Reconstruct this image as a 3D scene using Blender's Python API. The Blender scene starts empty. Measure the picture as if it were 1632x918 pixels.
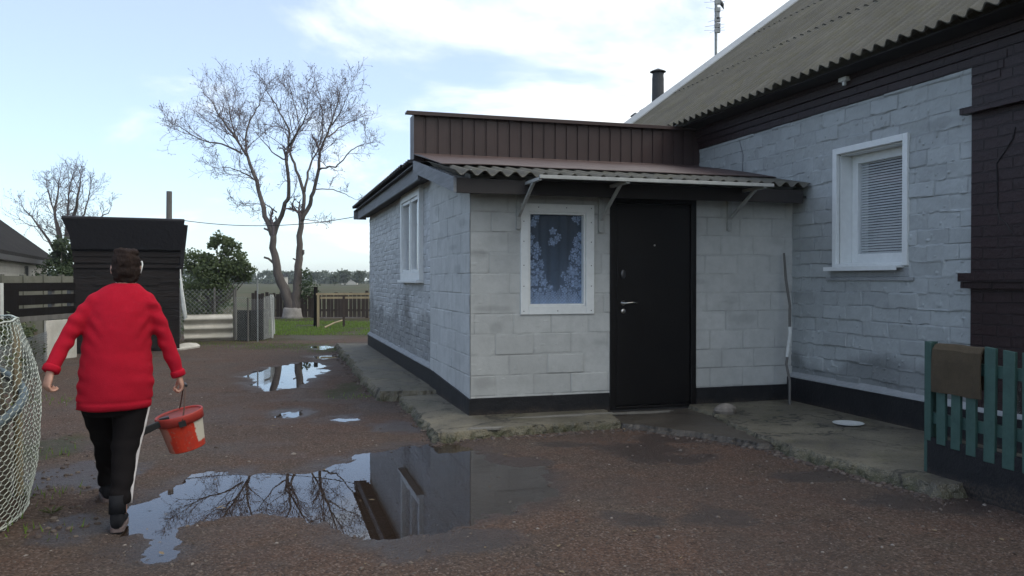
import bpy, math, random
import numpy as np
from mathutils import Vector, Matrix, noise as mnoise

R = math.radians
rnd = random.Random(7)
S = bpy.context.scene
COL = S.collection

# ------------------------------------------------------------------ camera, sky, sun, exposure
cd = bpy.data.cameras.new('camera'); cam = bpy.data.objects.new('camera', cd); COL.objects.link(cam)
cd.sensor_width = 36.0; cd.lens = 36.0 * 1307 / 1632
cam.location = (0, 0, 1.42); cam.rotation_euler = (R(90 - 0.61), 0, 0)
cd.clip_start = 0.05; cd.clip_end = 6000
S.camera = cam

SUN_EL, SUN_AZ = 56.0, 112.0          # degrees; azimuth clockwise from +Y
w = bpy.data.worlds.new('World'); S.world = w; w.use_nodes = True
def build_world():
    nt = w.node_tree; N = nt.nodes; L = nt.links; N.clear()
    out = N.new('ShaderNodeOutputWorld'); bg = N.new('ShaderNodeBackground'); bg.inputs['Strength'].default_value = 0.12
    sky = N.new('ShaderNodeTexSky'); sky.sky_type = 'NISHITA'; sky.sun_disc = False
    sky.sun_elevation = R(SUN_EL); sky.sun_rotation = R(SUN_AZ); sky.air_density = 1.0; sky.dust_density = 0.6; sky.ozone_density = 1.0
    tc = N.new('ShaderNodeTexCoord'); sep = N.new('ShaderNodeSeparateXYZ'); L.new(tc.outputs['Generated'], sep.inputs[0])
    def math_(op, a, b=None):
        m = N.new('ShaderNodeMath'); m.operation = op
        for i, q in enumerate((a, b)):
            if q is None: continue
            if isinstance(q, (int, float)): m.inputs[i].default_value = q
            else: L.new(q, m.inputs[i])
        return m.outputs[0]
    zz = math_('ADD', math_('MAXIMUM', sep.outputs['Z'], 0.0), 0.22)
    px = math_('DIVIDE', sep.outputs['X'], zz); py = math_('DIVIDE', sep.outputs['Y'], zz)
    cmb = N.new('ShaderNodeCombineXYZ'); L.new(px, cmb.inputs[0]); L.new(py, cmb.inputs[1])
    nz = N.new('ShaderNodeTexNoise'); nz.inputs['Scale'].default_value = 1.1; nz.inputs['Detail'].default_value = 9
    nz.inputs['Roughness'].default_value = 0.58; nz.inputs['Distortion'].default_value = 0.35
    L.new(cmb.outputs[0], nz.inputs['Vector'])
    # more cloud towards the right of the view and near the horizon right of the tree
    bias = math_('MULTIPLY', sep.outputs['X'], 0.42)
    val = math_('ADD', nz.outputs['Fac'], bias)
    mr = N.new('ShaderNodeMapRange'); mr.interpolation_type = 'SMOOTHSTEP'
    mr.inputs['From Min'].default_value = 0.40; mr.inputs['From Max'].default_value = 0.61
    mr.inputs['To Min'].default_value = 0.30; mr.inputs['To Max'].default_value = 1.0
    L.new(val, mr.inputs['Value'])
    sc = N.new('ShaderNodeMix'); sc.data_type = 'RGBA'; sc.blend_type = 'MULTIPLY'; sc.inputs[0].default_value = 1.0
    L.new(sky.outputs[0], sc.inputs[6]); sc.inputs[7].default_value = (.80, .97, 1.18, 1)
    mx = N.new('ShaderNodeMix'); mx.data_type = 'RGBA'; L.new(mr.outputs[0], mx.inputs[0])
    L.new(sc.outputs[2], mx.inputs[6]); mx.inputs[7].default_value = (7.5, 7.75, 7.75, 1)
    L.new(mx.outputs[2], bg.inputs['Color']); L.new(bg.outputs[0], out.inputs[0])
build_world()
sd = bpy.data.lights.new('sun', 'SUN'); sd.energy = 0.9; sd.angle = R(40); sd.color = (1, 0.93, 0.82)
sun = bpy.data.objects.new('sun', sd); COL.objects.link(sun)
_dir = Vector((math.sin(R(SUN_AZ)) * math.cos(R(SUN_EL)), math.cos(R(SUN_AZ)) * math.cos(R(SUN_EL)), math.sin(R(SUN_EL))))
sun.rotation_euler = _dir.to_track_quat('Z', 'Y').to_euler(); sun.location = (0, -5, 20)
S.view_settings.view_transform = 'Standard'; S.view_settings.look = 'None'
S.view_settings.exposure = 0.64; S.view_settings.gamma = 1.0; S.view_settings.use_curve_mapping = False

# ------------------------------------------------------------------ the house frame
TH = R(16.6); CT, ST = math.cos(TH), math.sin(TH); CX, CY = -0.41, 8.07
def W(a, b, z=0.0): return (CX + a * CT - b * ST, CY + a * ST + b * CT, z)
CAMZ, FPX = 1.42, 1307.0
def G(u, v, z=0.0):                       # spot on level z seen at photo position u, v (used for surveying)
    t = (CAMZ - z) * FPX / (v - 445.0); return ((u - 816) / FPX * t, t)
def D(u, v, y):                           # spot at distance y
    return Vector(((u - 816) / FPX * y, y, CAMZ + (445 - v) / FPX * y))

# ------------------------------------------------------------------ mesh builder
class MB:
    def __init__(s): s.v = []; s.f = []; s.m = []; s.mi = 0
    def add(s, vs, fs):
        o = len(s.v); s.v.extend([tuple(p) for p in vs])
        for f in fs: s.f.append([i + o for i in f]); s.m.append(s.mi)
        return s
    def box(s, x0, x1, y0, y1, z0, z1):
        vs = [(x0,y0,z0),(x1,y0,z0),(x1,y1,z0),(x0,y1,z0),(x0,y0,z1),(x1,y0,z1),(x1,y1,z1),(x0,y1,z1)]
        return s.add(vs, [(0,3,2,1),(4,5,6,7),(0,1,5,4),(1,2,6,5),(2,3,7,6),(3,0,4,7)])
    def hexa(s, b4, t4):
        return s.add(list(b4) + list(t4), [(0,3,2,1),(4,5,6,7),(0,1,5,4),(1,2,6,5),(2,3,7,6),(3,0,4,7)])
    def beam(s, p, q, wx, wz, up=(0,0,1)):
        p, q = Vector(p), Vector(q); d = (q - p).normalized(); up = Vector(up)
        x = d.cross(up)
        if x.length < 1e-4: x = d.cross(Vector((0,1,0)))
        x.normalize(); z = x.cross(d)
        def r(c): return [c - x*wx/2 - z*wz/2, c + x*wx/2 - z*wz/2, c + x*wx/2 + z*wz/2, c - x*wx/2 + z*wz/2]
        return s.add(r(p) + r(q), [(0,1,2,3),(7,6,5,4),(0,4,5,1),(1,5,6,2),(2,6,7,3),(3,7,4,0)])
    def tube(s, pts, r, n=6, cap=True):
        pts = [Vector(p) for p in pts]
        if not hasattr(r, '__len__'): r = [r] * len(pts)
        rings = []; prev = None
        for i, p in enumerate(pts):
            d = (pts[min(i+1, len(pts)-1)] - pts[max(i-1, 0)])
            if d.length < 1e-9: d = Vector((0,0,1))
            d.normalize()
            if prev is None:
                a = Vector((0,0,1)) if abs(d.z) < .9 else Vector((1,0,0)); x = d.cross(a).normalized()
            else:
                x = prev - d * prev.dot(d)
                if x.length < 1e-6: x = d.orthogonal()
                x.normalize()
            prev = x; y = d.cross(x)
            rings.append([p + (x*math.cos(6.28319*k/n) + y*math.sin(6.28319*k/n)) * r[i] for k in range(n)])
        return s.loft(rings, cap)
    def loft(s, rings, cap=True, closed=True):
        n = len(rings[0]); vs = [p for rg in rings for p in rg]; fs = []
        for i in range(len(rings)-1):
            for k in range(n if closed else n-1):
                k2 = (k+1) % n; fs.append((i*n+k, i*n+k2, (i+1)*n+k2, (i+1)*n+k))
        if cap:
            fs.append(tuple(range(n-1, -1, -1))); fs.append(tuple(range((len(rings)-1)*n, len(rings)*n)))
        return s.add(vs, fs)
    def lathe(s, prof, n=24, c=(0,0,0), cap=True):
        return s.loft([[(c[0]+r*math.cos(6.28319*k/n), c[1]+r*math.sin(6.28319*k/n), c[2]+z) for k in range(n)] for r, z in prof], cap)
    def prism(s, poly, z0, z1):
        n = len(poly); vs = [(x,y,z0) for x,y in poly] + [(x,y,z1) for x,y in poly]
        return s.add(vs, [tuple(range(n-1,-1,-1)), tuple(range(n,2*n))] + [(i,(i+1)%n,(i+1)%n+n,i+n) for i in range(n)])
    def slabx(s, poly, x0, x1):           # polygon in (y, z) pushed along x
        n = len(poly); vs = [(x0,y,z) for y,z in poly] + [(x1,y,z) for y,z in poly]
        return s.add(vs, [tuple(range(n-1,-1,-1)), tuple(range(n,2*n))] + [(i,(i+1)%n,(i+1)%n+n,i+n) for i in range(n)])
    def ell(s, c, r, n=16, m=10):
        return s.loft([[(c[0]+r[0]*math.sin(t)*math.cos(6.28319*k/n), c[1]+r[1]*math.sin(t)*math.sin(6.28319*k/n), c[2]-r[2]*math.cos(t)) for k in range(n)]
                       for t in [0.02 + (3.1016)*i/m for i in range(m+1)]])
    def build(s, name, mat, parent=None, off=(0,0,0), smooth=False, loc=None, rot=None, bevel=0.0):
        me = bpy.data.meshes.new(name)
        V = np.array(s.v, dtype=np.float64) - np.array(off, dtype=np.float64)
        me.from_pydata(V.tolist(), [], s.f)
        mats = mat if isinstance(mat, (list, tuple)) else [mat]
        for m_ in mats: me.materials.append(m_)
        if len(mats) > 1: me.polygons.foreach_set('material_index', s.m)
        boxuv(me, off)
        if smooth: me.polygons.foreach_set('use_smooth', [True]*len(me.polygons))
        me.update()
        o = bpy.data.objects.new(name, me); COL.objects.link(o)
        if parent: o.parent = parent
        if loc: o.location = loc
        if rot: o.rotation_euler = rot
        if bevel:
            bm_ = o.modifiers.new('bevel', 'BEVEL'); bm_.width = bevel; bm_.segments = 2; bm_.limit_method = 'ANGLE'
        return o
def boxuv(me, off=(0,0,0)):
    n = len(me.loops)
    if n == 0: return
    uvl = me.uv_layers.new(name='uv')
    co = np.empty(len(me.vertices)*3); me.vertices.foreach_get('co', co); co = co.reshape(-1,3) + np.array(off)
    li = np.empty(n, dtype=np.int32); me.loops.foreach_get('vertex_index', li)
    pn = np.empty(len(me.polygons)*3); me.polygons.foreach_get('normal', pn); pn = np.abs(pn.reshape(-1,3))
    lt = np.empty(len(me.polygons), dtype=np.int32); me.polygons.foreach_get('loop_total', lt)
    fn = np.repeat(pn, lt, axis=0); c = co[li]
    uv = np.empty((n,2)); isz = (fn[:,2] > fn[:,0]) & (fn[:,2] > fn[:,1]); isx = (~isz) & (fn[:,0] > fn[:,1])
    uv[:,0] = np.where(isx, c[:,1], c[:,0]); uv[:,1] = np.where(isz, c[:,1], c[:,2])
    uvl.data.foreach_set('uv', uv.ravel())
def tag(o, label=None, cat=None, group=None, kind=None):
    if label: o['label'] = label
    if cat: o['category'] = cat
    if group: o['group'] = group
    if kind: o['kind'] = kind
    return o
def thing(name, label, cat, loc=(0,0,0), rz=0.0, group=None):
    o = bpy.data.objects.new(name, None); COL.objects.link(o); o.location = loc; o.rotation_euler = (0,0,rz); o.empty_display_size = .2
    return tag(o, label, cat, group)
def hthing(name, label, cat, a, b, z=0.0, group=None):   # thing in the house frame
    o = thing(name, label, cat, W(a,b,z), TH, group); return o, (a,b,z)
def copy_tree(o, parent=None):
    c = o.copy(); COL.objects.link(c)
    if parent: c.parent = parent
    for ch in list(o.children): copy_tree(ch, c)
    return c

# ------------------------------------------------------------------ materials
class NT:
    def __init__(s, name):
        s.mat = bpy.data.materials.new(name); s.mat.use_nodes = True; s.t = s.mat.node_tree; s.N = s.t.nodes; s.L = s.t.links
        s.b = s.N['Principled BSDF']; s.out = s.N['Material Output']
    def n(s, ty, **kw):
        q = s.N.new(ty)
        for k, v in kw.items(): setattr(q, k, v)
        return q
    def l(s, a, b): s.L.new(a, b)
    def coord(s, kind='Object'):
        return s.n('ShaderNodeTexCoord').outputs[kind]
    def noise(s, vec, scale, detail=4, rough=.55, dist=0):
        q = s.n('ShaderNodeTexNoise'); q.inputs['Scale'].default_value = scale; q.inputs['Detail'].default_value = detail
        q.inputs['Roughness'].default_value = rough; q.inputs['Distortion'].default_value = dist; s.l(vec, q.inputs['Vector']); return q.outputs['Fac']
    def ramp(s, fac, a, b, lo=0., hi=1., smooth=False):
        q = s.n('ShaderNodeMapRange'); q.inputs['From Min'].default_value = a; q.inputs['From Max'].default_value = b
        q.inputs['To Min'].default_value = lo; q.inputs['To Max'].default_value = hi
        if smooth: q.interpolation_type = 'SMOOTHSTEP'
        s.l(fac, q.inputs['Value']); return q.outputs[0]
    def mix(s, fac, a, b, mode='MIX'):
        q = s.n('ShaderNodeMix', data_type='RGBA', blend_type=mode)
        for i, x in ((0,fac),(6,a),(7,b)):
            if isinstance(x, (int,float)): q.inputs[i].default_value = x
            elif isinstance(x, (tuple,list)): q.inputs[i].default_value = tuple(x)[:3] + (1,)
            else: s.l(x, q.inputs[i])
        return q.outputs[2]
    def m(s, op, a, b=None):
        q = s.n('ShaderNodeMath', operation=op)
        for i, x in enumerate((a,b)):
            if x is None: continue
            if isinstance(x,(int,float)): q.inputs[i].default_value = x
            else: s.l(x, q.inputs[i])
        return q.outputs[0]
    def bump(s, h, strength=.5, dist=.01):
        q = s.n('ShaderNodeBump'); q.inputs['Strength'].default_value = strength; q.inputs['Distance'].default_value = dist
        s.l(h, q.inputs['Height']); s.l(q.outputs[0], s.b.inputs['Normal'])
    def base(s, c):
        if isinstance(c, (tuple,list)): s.b.inputs['Base Color'].default_value = tuple(c)[:3] + (1,)
        else: s.l(c, s.b.inputs['Base Color'])
    def rough(s, r):
        if isinstance(r,(int,float)): s.b.inputs['Roughness'].default_value = r
        else: s.l(r, s.b.inputs['Roughness'])
def simple(name, c1, c2=None, scale=6, rough=.7, bump=.15, bscale=60, metal=0, spec=.5, bdist=.004, stretch=None):
    t = NT(name); vec = t.coord()
    if stretch:
        mp = t.n('ShaderNodeMapping'); mp.inputs['Scale'].default_value = stretch; t.l(vec, mp.inputs[0]); vec = mp.outputs[0]
    if c2 is None: c2 = tuple(x*.72 for x in c1)
    f = t.ramp(t.noise(vec, scale, 6, .65), .32, .68)
    f2 = t.noise(vec, scale*7, 3)
    c = t.mix(f, c1, c2); c = t.mix(t.ramp(f2, .3, .75, 0, .25), c, tuple(x*.6 for x in c1)); t.base(c)
    t.rough(t.ramp(f, 0, 1, rough, min(1, rough+.12))); t.b.inputs['Metallic'].default_value = metal
    t.b.inputs['Specular IOR Level'].default_value = spec
    if bump: t.bump(t.noise(vec, bscale, 5), bump, bdist)
    return t.mat
def masonry(name, c1, c2, cm, bw, bh, mortar, relief, lump, rough=.55, distort=.01, stain=None, patch=.3, ridge=False, off=.5):
    t = NT(name); uv = t.coord('UV'); ob = t.coord('Object')
    # wobble the courses
    nz = t.n('ShaderNodeTexNoise'); nz.inputs['Scale'].default_value = 3.1; nz.inputs['Detail'].default_value = 5; t.l(uv, nz.inputs['Vector'])
    sub = t.n('ShaderNodeVectorMath', operation='SUBTRACT'); t.l(nz.outputs['Color'], sub.inputs[0]); sub.inputs[1].default_value = (.5,.5,.5)
    scl = t.n('ShaderNodeVectorMath', operation='SCALE'); t.l(sub.outputs[0], scl.inputs[0]); scl.inputs['Scale'].default_value = distort*4
    addv = t.n('ShaderNodeVectorMath', operation='ADD'); t.l(uv, addv.inputs[0]); t.l(scl.outputs[0], addv.inputs[1])
    br = t.n('ShaderNodeTexBrick'); br.offset = off; br.inputs['Scale'].default_value = 1.0; br.inputs['Brick Width'].default_value = bw; br.inputs['Row Height'].default_value = bh
    br.inputs['Mortar Size'].default_value = mortar; br.inputs['Mortar Smooth'].default_value = .35; br.inputs['Bias'].default_value = 0
    br.inputs['Color1'].default_value = c1 + (1,); br.inputs['Color2'].default_value = c2 + (1,); br.inputs['Mortar'].default_value = cm + (1,)
    t.l(addv.outputs[0], br.inputs['Vector'])
    col = br.outputs['Color']
    big = t.ramp(t.noise(uv, 1.3, 6, .65), .38, .68); mid = t.ramp(t.noise(uv, 5.5, 5, .6), .42, .66)
    col = t.mix(t.m('MULTIPLY', big, patch), col, tuple(x*.55 for x in c1)); col = t.mix(t.m('MULTIPLY', mid, patch*.7), col, tuple(min(1,x*1.25) for x in c1))
    if stain:      # damp rising above the plinth, an uneven tide line
        sp = t.n('ShaderNodeSeparateXYZ'); t.l(uv, sp.inputs[0])
        hgt = t.m('SUBTRACT', sp.outputs['Y'], t.m('MULTIPLY', t.noise(uv, 2.2, 5, .6), .55))
        col = t.mix(t.ramp(hgt, stain[0], stain[1], stain[2], 0, True), col, tuple(x*.45 for x in c1))
    t.base(col)
    fine = t.noise(uv, 85, 4); mid2 = t.noise(uv, 17, 6, .65)
    h = t.m('MULTIPLY', br.outputs['Fac'], relief if ridge else -relief)
    if ridge:      # lumpy painted mortar: joints break up
        h = t.m('MULTIPLY', h, t.ramp(t.noise(uv, 9, 5, .7), .35, .7, -.9, 1.3))
    h = t.m('ADD', h, t.m('MULTIPLY', mid2, lump)); h = t.m('ADD', h, t.m('MULTIPLY', fine, lump*.35))
    t.bump(h, 1.0, .02); t.rough(rough); t.b.inputs['Specular IOR Level'].default_value = .35
    return t.mat
def glass(name, ior=1.55, opaque=.0):
    t = NT(name); t.N.remove(t.b)
    fr = t.n('ShaderNodeFresnel'); ge = t.n('ShaderNodeNewGeometry'); t.l(t.ramp(ge.outputs['Backfacing'], 0, 1, ior, 1/ior), fr.inputs['IOR'])
    gl = t.n('ShaderNodeBsdfGlossy'); gl.inputs['Roughness'].default_value = .01; gl.inputs['Color'].default_value = (.95,.97,1,1)
    tr = t.n('ShaderNodeBsdfTransparent'); tr.inputs['Color'].default_value = (1-opaque,1-opaque,1-opaque,1)
    mx = t.n('ShaderNodeMixShader'); t.l(fr.outputs[0], mx.inputs[0]); t.l(tr.outputs[0], mx.inputs[1]); t.l(gl.outputs[0], mx.inputs[2]); t.l(mx.outputs[0], t.out.inputs[0])
    return t.mat
def leafmat(name, c1, c2, trans=.25):
    t = NT(name); g = t.n('ShaderNodeNewGeometry')
    f = g.outputs['Random Per Island']; big = t.noise(t.coord(), 1.6, 3)
    c = t.mix(f, c1, c2); c = t.mix(t.ramp(big, .35, .65, 0, .4), c, tuple(x*.7 for x in c1)); t.base(c); t.rough(.55)
    t.b.inputs['Specular IOR Level'].default_value = .3
    tl = t.n('ShaderNodeBsdfTranslucent'); t.l(c, tl.inputs['Color']); mx = t.n('ShaderNodeMixShader'); mx.inputs[0].default_value = trans
    t.l(t.b.outputs[0], mx.inputs[1]); t.l(tl.outputs[0], mx.inputs[2]); t.l(mx.outputs[0], t.out.inputs[0])
    return t.mat

M = {}
GREY = (.40,.42,.42)
M['block'] = masonry('painted_block', (.44,.455,.45), (.40,.42,.42), (.34,.36,.36), .40, .2015, .006, .35, .22, .6, .006, (.25,.75,.28), .30)
M['brick_left'] = masonry('painted_old_brick', (.37,.395,.41), (.34,.365,.38), (.29,.31,.32), .26, .078, .011, .75, .55, .5, .012, (.25,.95,.55), .35)
M['brick_right'] = masonry('painted_silicate_brick', (.34,.375,.39), (.31,.345,.36), (.36,.39,.40), .39, .142, .010, .8, .55, .42, .014, (.30,.85,.6), .32, ridge=True)
M['brick_brown'] = masonry('brown_painted_brick', (.025,.0105,.011), (.019,.0085,.009), (.015,.007,.0075), .27, .088, .008, .5, .4, .42, .008, None, .25)
M['plinth'] = simple('black_plinth_paint', (.007,.0075,.010), (.011,.0115,.014), 4, .5, .35, 30, bdist=.012, spec=.3)
def plinth_mat():
    t = NT('mud_splashed_black_plinth'); ob = t.coord(); zs = t.n('ShaderNodeSeparateXYZ'); t.l(ob, zs.inputs[0])
    c = t.mix(t.ramp(t.noise(ob, 4, 6), .35, .65), (.008,.0085,.0105), (.014,.014,.016))
    mud = t.m('MULTIPLY', t.ramp(t.m('ADD', zs.outputs['Z'], t.m('MULTIPLY', t.noise(ob, 5, 7, .75), -.22)), .02, -.03), t.ramp(t.noise(ob, 60, 4, .7), .38, .6))
    c = t.mix(t.m('MULTIPLY', mud, .8), c, (.06,.045,.035)); c = t.mix(t.ramp(t.noise(ob, 75, 3, .7), .66, .74, 0, .7), c, (.10,.095,.09))
    t.base(c); t.rough(.6); t.b.inputs['Specular IOR Level'].default_value = .3; t.bump(t.noise(ob, 22, 6, .65), .6, .015); return t.mat
M['plinth'] = plinth_mat()
M['mortar'] = simple('grey_mortar', (.33,.345,.35), (.25,.265,.27), 9, .85, .5, 40, bdist=.01)
M['white'] = simple('white_plastic', (.74,.76,.75), (.68,.71,.70), 2.5, .35, .03, 30)
M['white_old'] = simple('weathered_white_paint', (.62,.64,.62), (.46,.48,.46), 9, .6, .2, 50)
M['door'] = simple('black_door_paint', (.0035,.003,.0035), (.005,.0042,.0045), 3, .38, .06, 200, spec=.3)
M['chrome'] = simple('brushed_nickel', (.62,.60,.56), (.55,.53,.5), 20, .25, 0, metal=1)
M['dark_metal'] = simple('dark_gunmetal', (.08,.08,.085), (.06,.06,.06), 20, .3, 0, metal=.7)
M['canopy_metal'] = simple('grey_white_painted_steel', (.44,.45,.43), (.30,.31,.30), 8, .5, .15, 60)
M['canopy_sheet'] = simple('smoked_canopy_sheet', (.035,.03,.028), (.05,.045,.04), 4, .4, .05, 40)
M['clad'] = simple('brown_profiled_steel', (.046,.026,.024), (.036,.021,.020), 3, .42, .06, 30, spec=.45)
M['flash'] = simple('faded_brown_flashing', (.085,.052,.045), (.058,.035,.031), 5, .5, .25, 18, bdist=.01)
M['fascia_dark'] = simple('dark_brown_fascia', (.017,.014,.014), (.026,.021,.02), 8, .6, .3, 40, stretch=(1,1,6))
M['fascia_grey'] = simple('grey_fascia_board', (.21,.22,.232), (.145,.152,.162), 7, .65, .35, 30, stretch=(1,.3,5))
M['soffit'] = simple('black_soffit_board', (.006,.0048,.0055), (.009,.007,.008), 6, .75, .2, 40)
M['ridge_white'] = simple('galvanised_verge_strip', (.42,.44,.45), (.34,.36,.37), 3, .5, .05, 20, metal=.2)
def slate(name, c1, c2, moss, amt):
    t = NT(name); ob = t.coord(); uv = t.coord('UV')
    f = t.ramp(t.noise(ob, 2.2, 7, .65), .35, .66); c = t.mix(f, c1, c2)
    c = t.mix(t.m('MULTIPLY', t.ramp(t.noise(ob, 5, 8, .7), .46, .68), amt), c, moss)
    mp = t.n('ShaderNodeMapping'); mp.inputs['Scale'].default_value = (.7,9,.7); t.l(ob, mp.inputs[0])
    c = t.mix(t.ramp(t.noise(mp.outputs[0], 1.5, 6, .7), .42, .68, 0, .55), c, tuple(x*.5 for x in c1)); c = t.mix(t.ramp(t.noise(ob, .45, 6, .7), .45, .65, 0, .5), c, tuple(x*.62 for x in c1))
    c = t.mix(t.ramp(t.noise(ob, 45, 4, .7), .52, .78, 0, .55), c, tuple(x*.4 for x in c1))
    c = t.mix(t.ramp(t.noise(ob, 70, 3, .7), .63, .75, 0, .7), c, tuple(min(1, x*1.9) for x in c1))
    t.base(c); t.rough(.9); t.b.inputs['Specular IOR Level'].default_value = .2; t.bump(t.noise(ob, 60, 6, .7), .5, .008); return t.mat
M['slate'] = slate('weathered_asbestos_slate', (.140,.133,.112), (.100,.096,.085), (.105,.097,.055), .7)
M['slate_dark'] = slate('sooty_slate', (.055,.055,.058), (.04,.04,.043), (.04,.04,.03), .3)
M['slate_white'] = slate('pale_slate_sheet', (.60,.58,.53), (.46,.45,.41), (.34,.32,.25), .4)
def concrete():
    t = NT('worn_concrete'); ob = t.coord()
    f = t.ramp(t.noise(ob, 1.6, 8, .65), .36, .66); c = t.mix(f, (.185,.165,.115), (.078,.070,.054))
    c = t.mix(t.ramp(t.noise(ob, 3.3, 7, .7), .5, .72, 0, .75), c, (.105,.098,.045))
    c = t.mix(t.ramp(t.noise(ob, 30, 5, .7), .5, .7, 0, .6), c, (.075,.068,.055))
    c = t.mix(t.ramp(t.noise(ob, 6.5, 8, .8), .53, .60, 0, .65), c, (.052,.047,.036)); zs = t.n('ShaderNodeSeparateXYZ'); t.l(ob, zs.inputs[0])
    c = t.mix(t.m('MULTIPLY', t.ramp(zs.outputs['Z'], .075, .035), t.ramp(t.noise(ob, 5, 6, .7), .35, .6)), c, (.048,.048,.022))
    v = t.n('ShaderNodeTexVoronoi'); v.inputs['Scale'].default_value = 70; t.l(ob, v.inputs['Vector'])
    c = t.mix(t.ramp(v.outputs['Distance'], .1, .3, .5, 0), c, (.26,.245,.21))
    ed = t.n('ShaderNodeTexVoronoi', feature='DISTANCE_TO_EDGE'); ed.inputs['Scale'].default_value = .75
    nv = t.n('ShaderNodeTexNoise'); nv.inputs['Scale'].default_value = 5; nv.inputs['Detail'].default_value = 6; t.l(ob, nv.inputs['Vector']); va = t.n('ShaderNodeVectorMath', operation='MULTIPLY_ADD'); t.l(nv.outputs['Color'], va.inputs[0]); va.inputs[1].default_value = (.35,.35,.35); t.l(ob, va.inputs[2]); t.l(va.outputs[0], ed.inputs['Vector'])
    c = t.mix(t.ramp(ed.outputs['Distance'], .004, .012, .75, 0), c, (.02,.018,.014))
    t.base(c); t.rough(t.ramp(f, 0, 1, .85, .6)); h = t.m('ADD', t.noise(ob, 12, 8, .7), t.m('MULTIPLY', v.outputs['Distance'], .6)); t.bump(h, .8, .018); return t.mat
M['concrete'] = concrete()
def concrete_wet():
    t = NT('damp_concrete'); ob = t.coord()
    f = t.ramp(t.noise(ob, 2.0, 8, .65), .36, .66); c = t.mix(f, (.062,.052,.040), (.036,.030,.025)); c = t.mix(t.ramp(t.noise(ob, 40, 5), .5, .7, 0, .5), c, (.12,.105,.085))
    t.base(c); t.rough(t.ramp(f, 0, 1, .65, .38)); t.bump(t.noise(ob, 22, 8, .7), .7, .012); return t.mat
M['concrete_wet'] = concrete_wet()
M['pale_patch'] = simple('pale_cement_patch', (.20,.19,.165), (.13,.122,.105), 9, .9, .5, 50, bdist=.006)

def yard_mat():
    t = NT('wet_red_brown_gravel'); ob = t.coord()
    at = t.n('ShaderNodeVertexColor'); at.layer_name = 'mask'; sp = t.n('ShaderNodeSeparateColor'); t.l(at.outputs['Color'], sp.inputs[0])
    wet, green = sp.outputs[0], sp.outputs[1]
    f = t.ramp(t.noise(ob, .9, 7, .65), .36, .64)
    c = t.mix(f, (.122,.078,.058), (.088,.066,.053))
    c = t.mix(t.ramp(t.noise(ob, 2.7, 6, .7), .45, .7, 0, .6), c, (.135,.078,.056))
    c = t.mix(t.ramp(t.noise(ob, .55, 7, .72), .50, .66, 0, .7), c, (.110,.092,.074)); c = t.mix(t.ramp(t.noise(ob, 1.5, 8, .75), .56, .68, 0, .7), c, (.045,.032,.026))
    v = t.n('ShaderNodeTexVoronoi'); v.inputs['Scale'].default_value = 95; t.l(ob, v.inputs['Vector'])
    cs = t.n('ShaderNodeSeparateColor'); t.l(v.outputs['Color'], cs.inputs[0])
    c = t.mix(t.ramp(cs.outputs[0], 0, 1, 0, .75), c, (.026,.020,.018))
    c = t.mix(t.ramp(cs.outputs[1], .86, .93, 0, .75), c, (.17,.13,.11))
    v2 = t.n('ShaderNodeTexVoronoi'); v2.inputs['Scale'].default_value = 38; t.l(ob, v2.inputs['Vector'])
    cs2 = t.n('ShaderNodeSeparateColor'); t.l(v2.outputs['Color'], cs2.inputs[0])
    near = t.ramp(v2.outputs['Distance'], .22, .34, 1, 0)
    c = t.mix(t.m('MULTIPLY', t.ramp(cs2.outputs[2], .80, .86), near), c, (.125,.098,.084))
    c = t.mix(t.m('MULTIPLY', green, t.ramp(t.noise(ob, 7, 5, .7), .35, .6, .35, 1)), c, (.034,.044,.013))
    c = t.mix(t.m('MULTIPLY', wet, .68), c, (.018,.012,.0105))
    t.base(c); t.rough(t.m('SUBTRACT', t.ramp(f, 0, 1, .9, .8), t.m('MULTIPLY', wet, .42)))
    t.l(t.ramp(wet, 0, 1, .12, .4), t.b.inputs['Specular IOR Level'])
    h = t.m('ADD', t.m('MULTIPLY', v.outputs['Distance'], -.6), t.m('MULTIPLY', t.noise(ob, 26, 6, .7), 1.2)); h = t.m('ADD', h, t.m('MULTIPLY', near, .5))
    t.bump(h, .75, .014); return t.mat
M['yard'] = yard_mat()
def water_mat():
    t = NT('puddle_water'); ob = t.coord(); t.N.remove(t.b)
    fr = t.n('ShaderNodeFresnel'); fr.inputs['IOR'].default_value = 1.38
    gl = t.n('ShaderNodeBsdfGlossy'); gl.inputs['Roughness'].default_value = .006; gl.inputs['Color'].default_value = (.93,.96,1,1)
    bp = t.n('ShaderNodeBump'); bp.inputs['Strength'].default_value = .03; bp.inputs['Distance'].default_value = .0015; t.l(t.noise(ob, 9, 3), bp.inputs['Height']); t.l(bp.outputs[0], gl.inputs['Normal'])
    tr = t.n('ShaderNodeBsdfTransparent'); tr.inputs['Color'].default_value = (.80,.74,.68,1)
    mx = t.n('ShaderNodeMixShader'); t.l(fr.outputs[0], mx.inputs[0]); t.l(tr.outputs[0], mx.inputs[1]); t.l(gl.outputs[0], mx.inputs[2]); t.l(mx.outputs[0], t.out.inputs[0])
    return t.mat
M['water'] = water_mat()
def field_mat():
    t = NT('field_soil_and_grass'); ob = t.coord()
    mp = t.n('ShaderNodeMapping'); mp.inputs['Scale'].default_value = (.02,.12,1); t.l(ob, mp.inputs[0])
    c = t.mix(t.ramp(t.noise(mp.outputs[0], 1.2, 6), .4, .6), (.088,.083,.050), (.056,.070,.034))
    c = t.mix(t.ramp(t.noise(ob, .6, 6), .42, .62, 0, .6), c, (.050,.040,.028)); t.base(c); t.rough(.95); t.b.inputs['Specular IOR Level'].default_value = .05; return t.mat
M['field'] = field_mat()
M['stone'] = simple('field_stone', (.24,.21,.18), (.14,.125,.11), 14, .85, .6, 40, bdist=.01)
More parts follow.
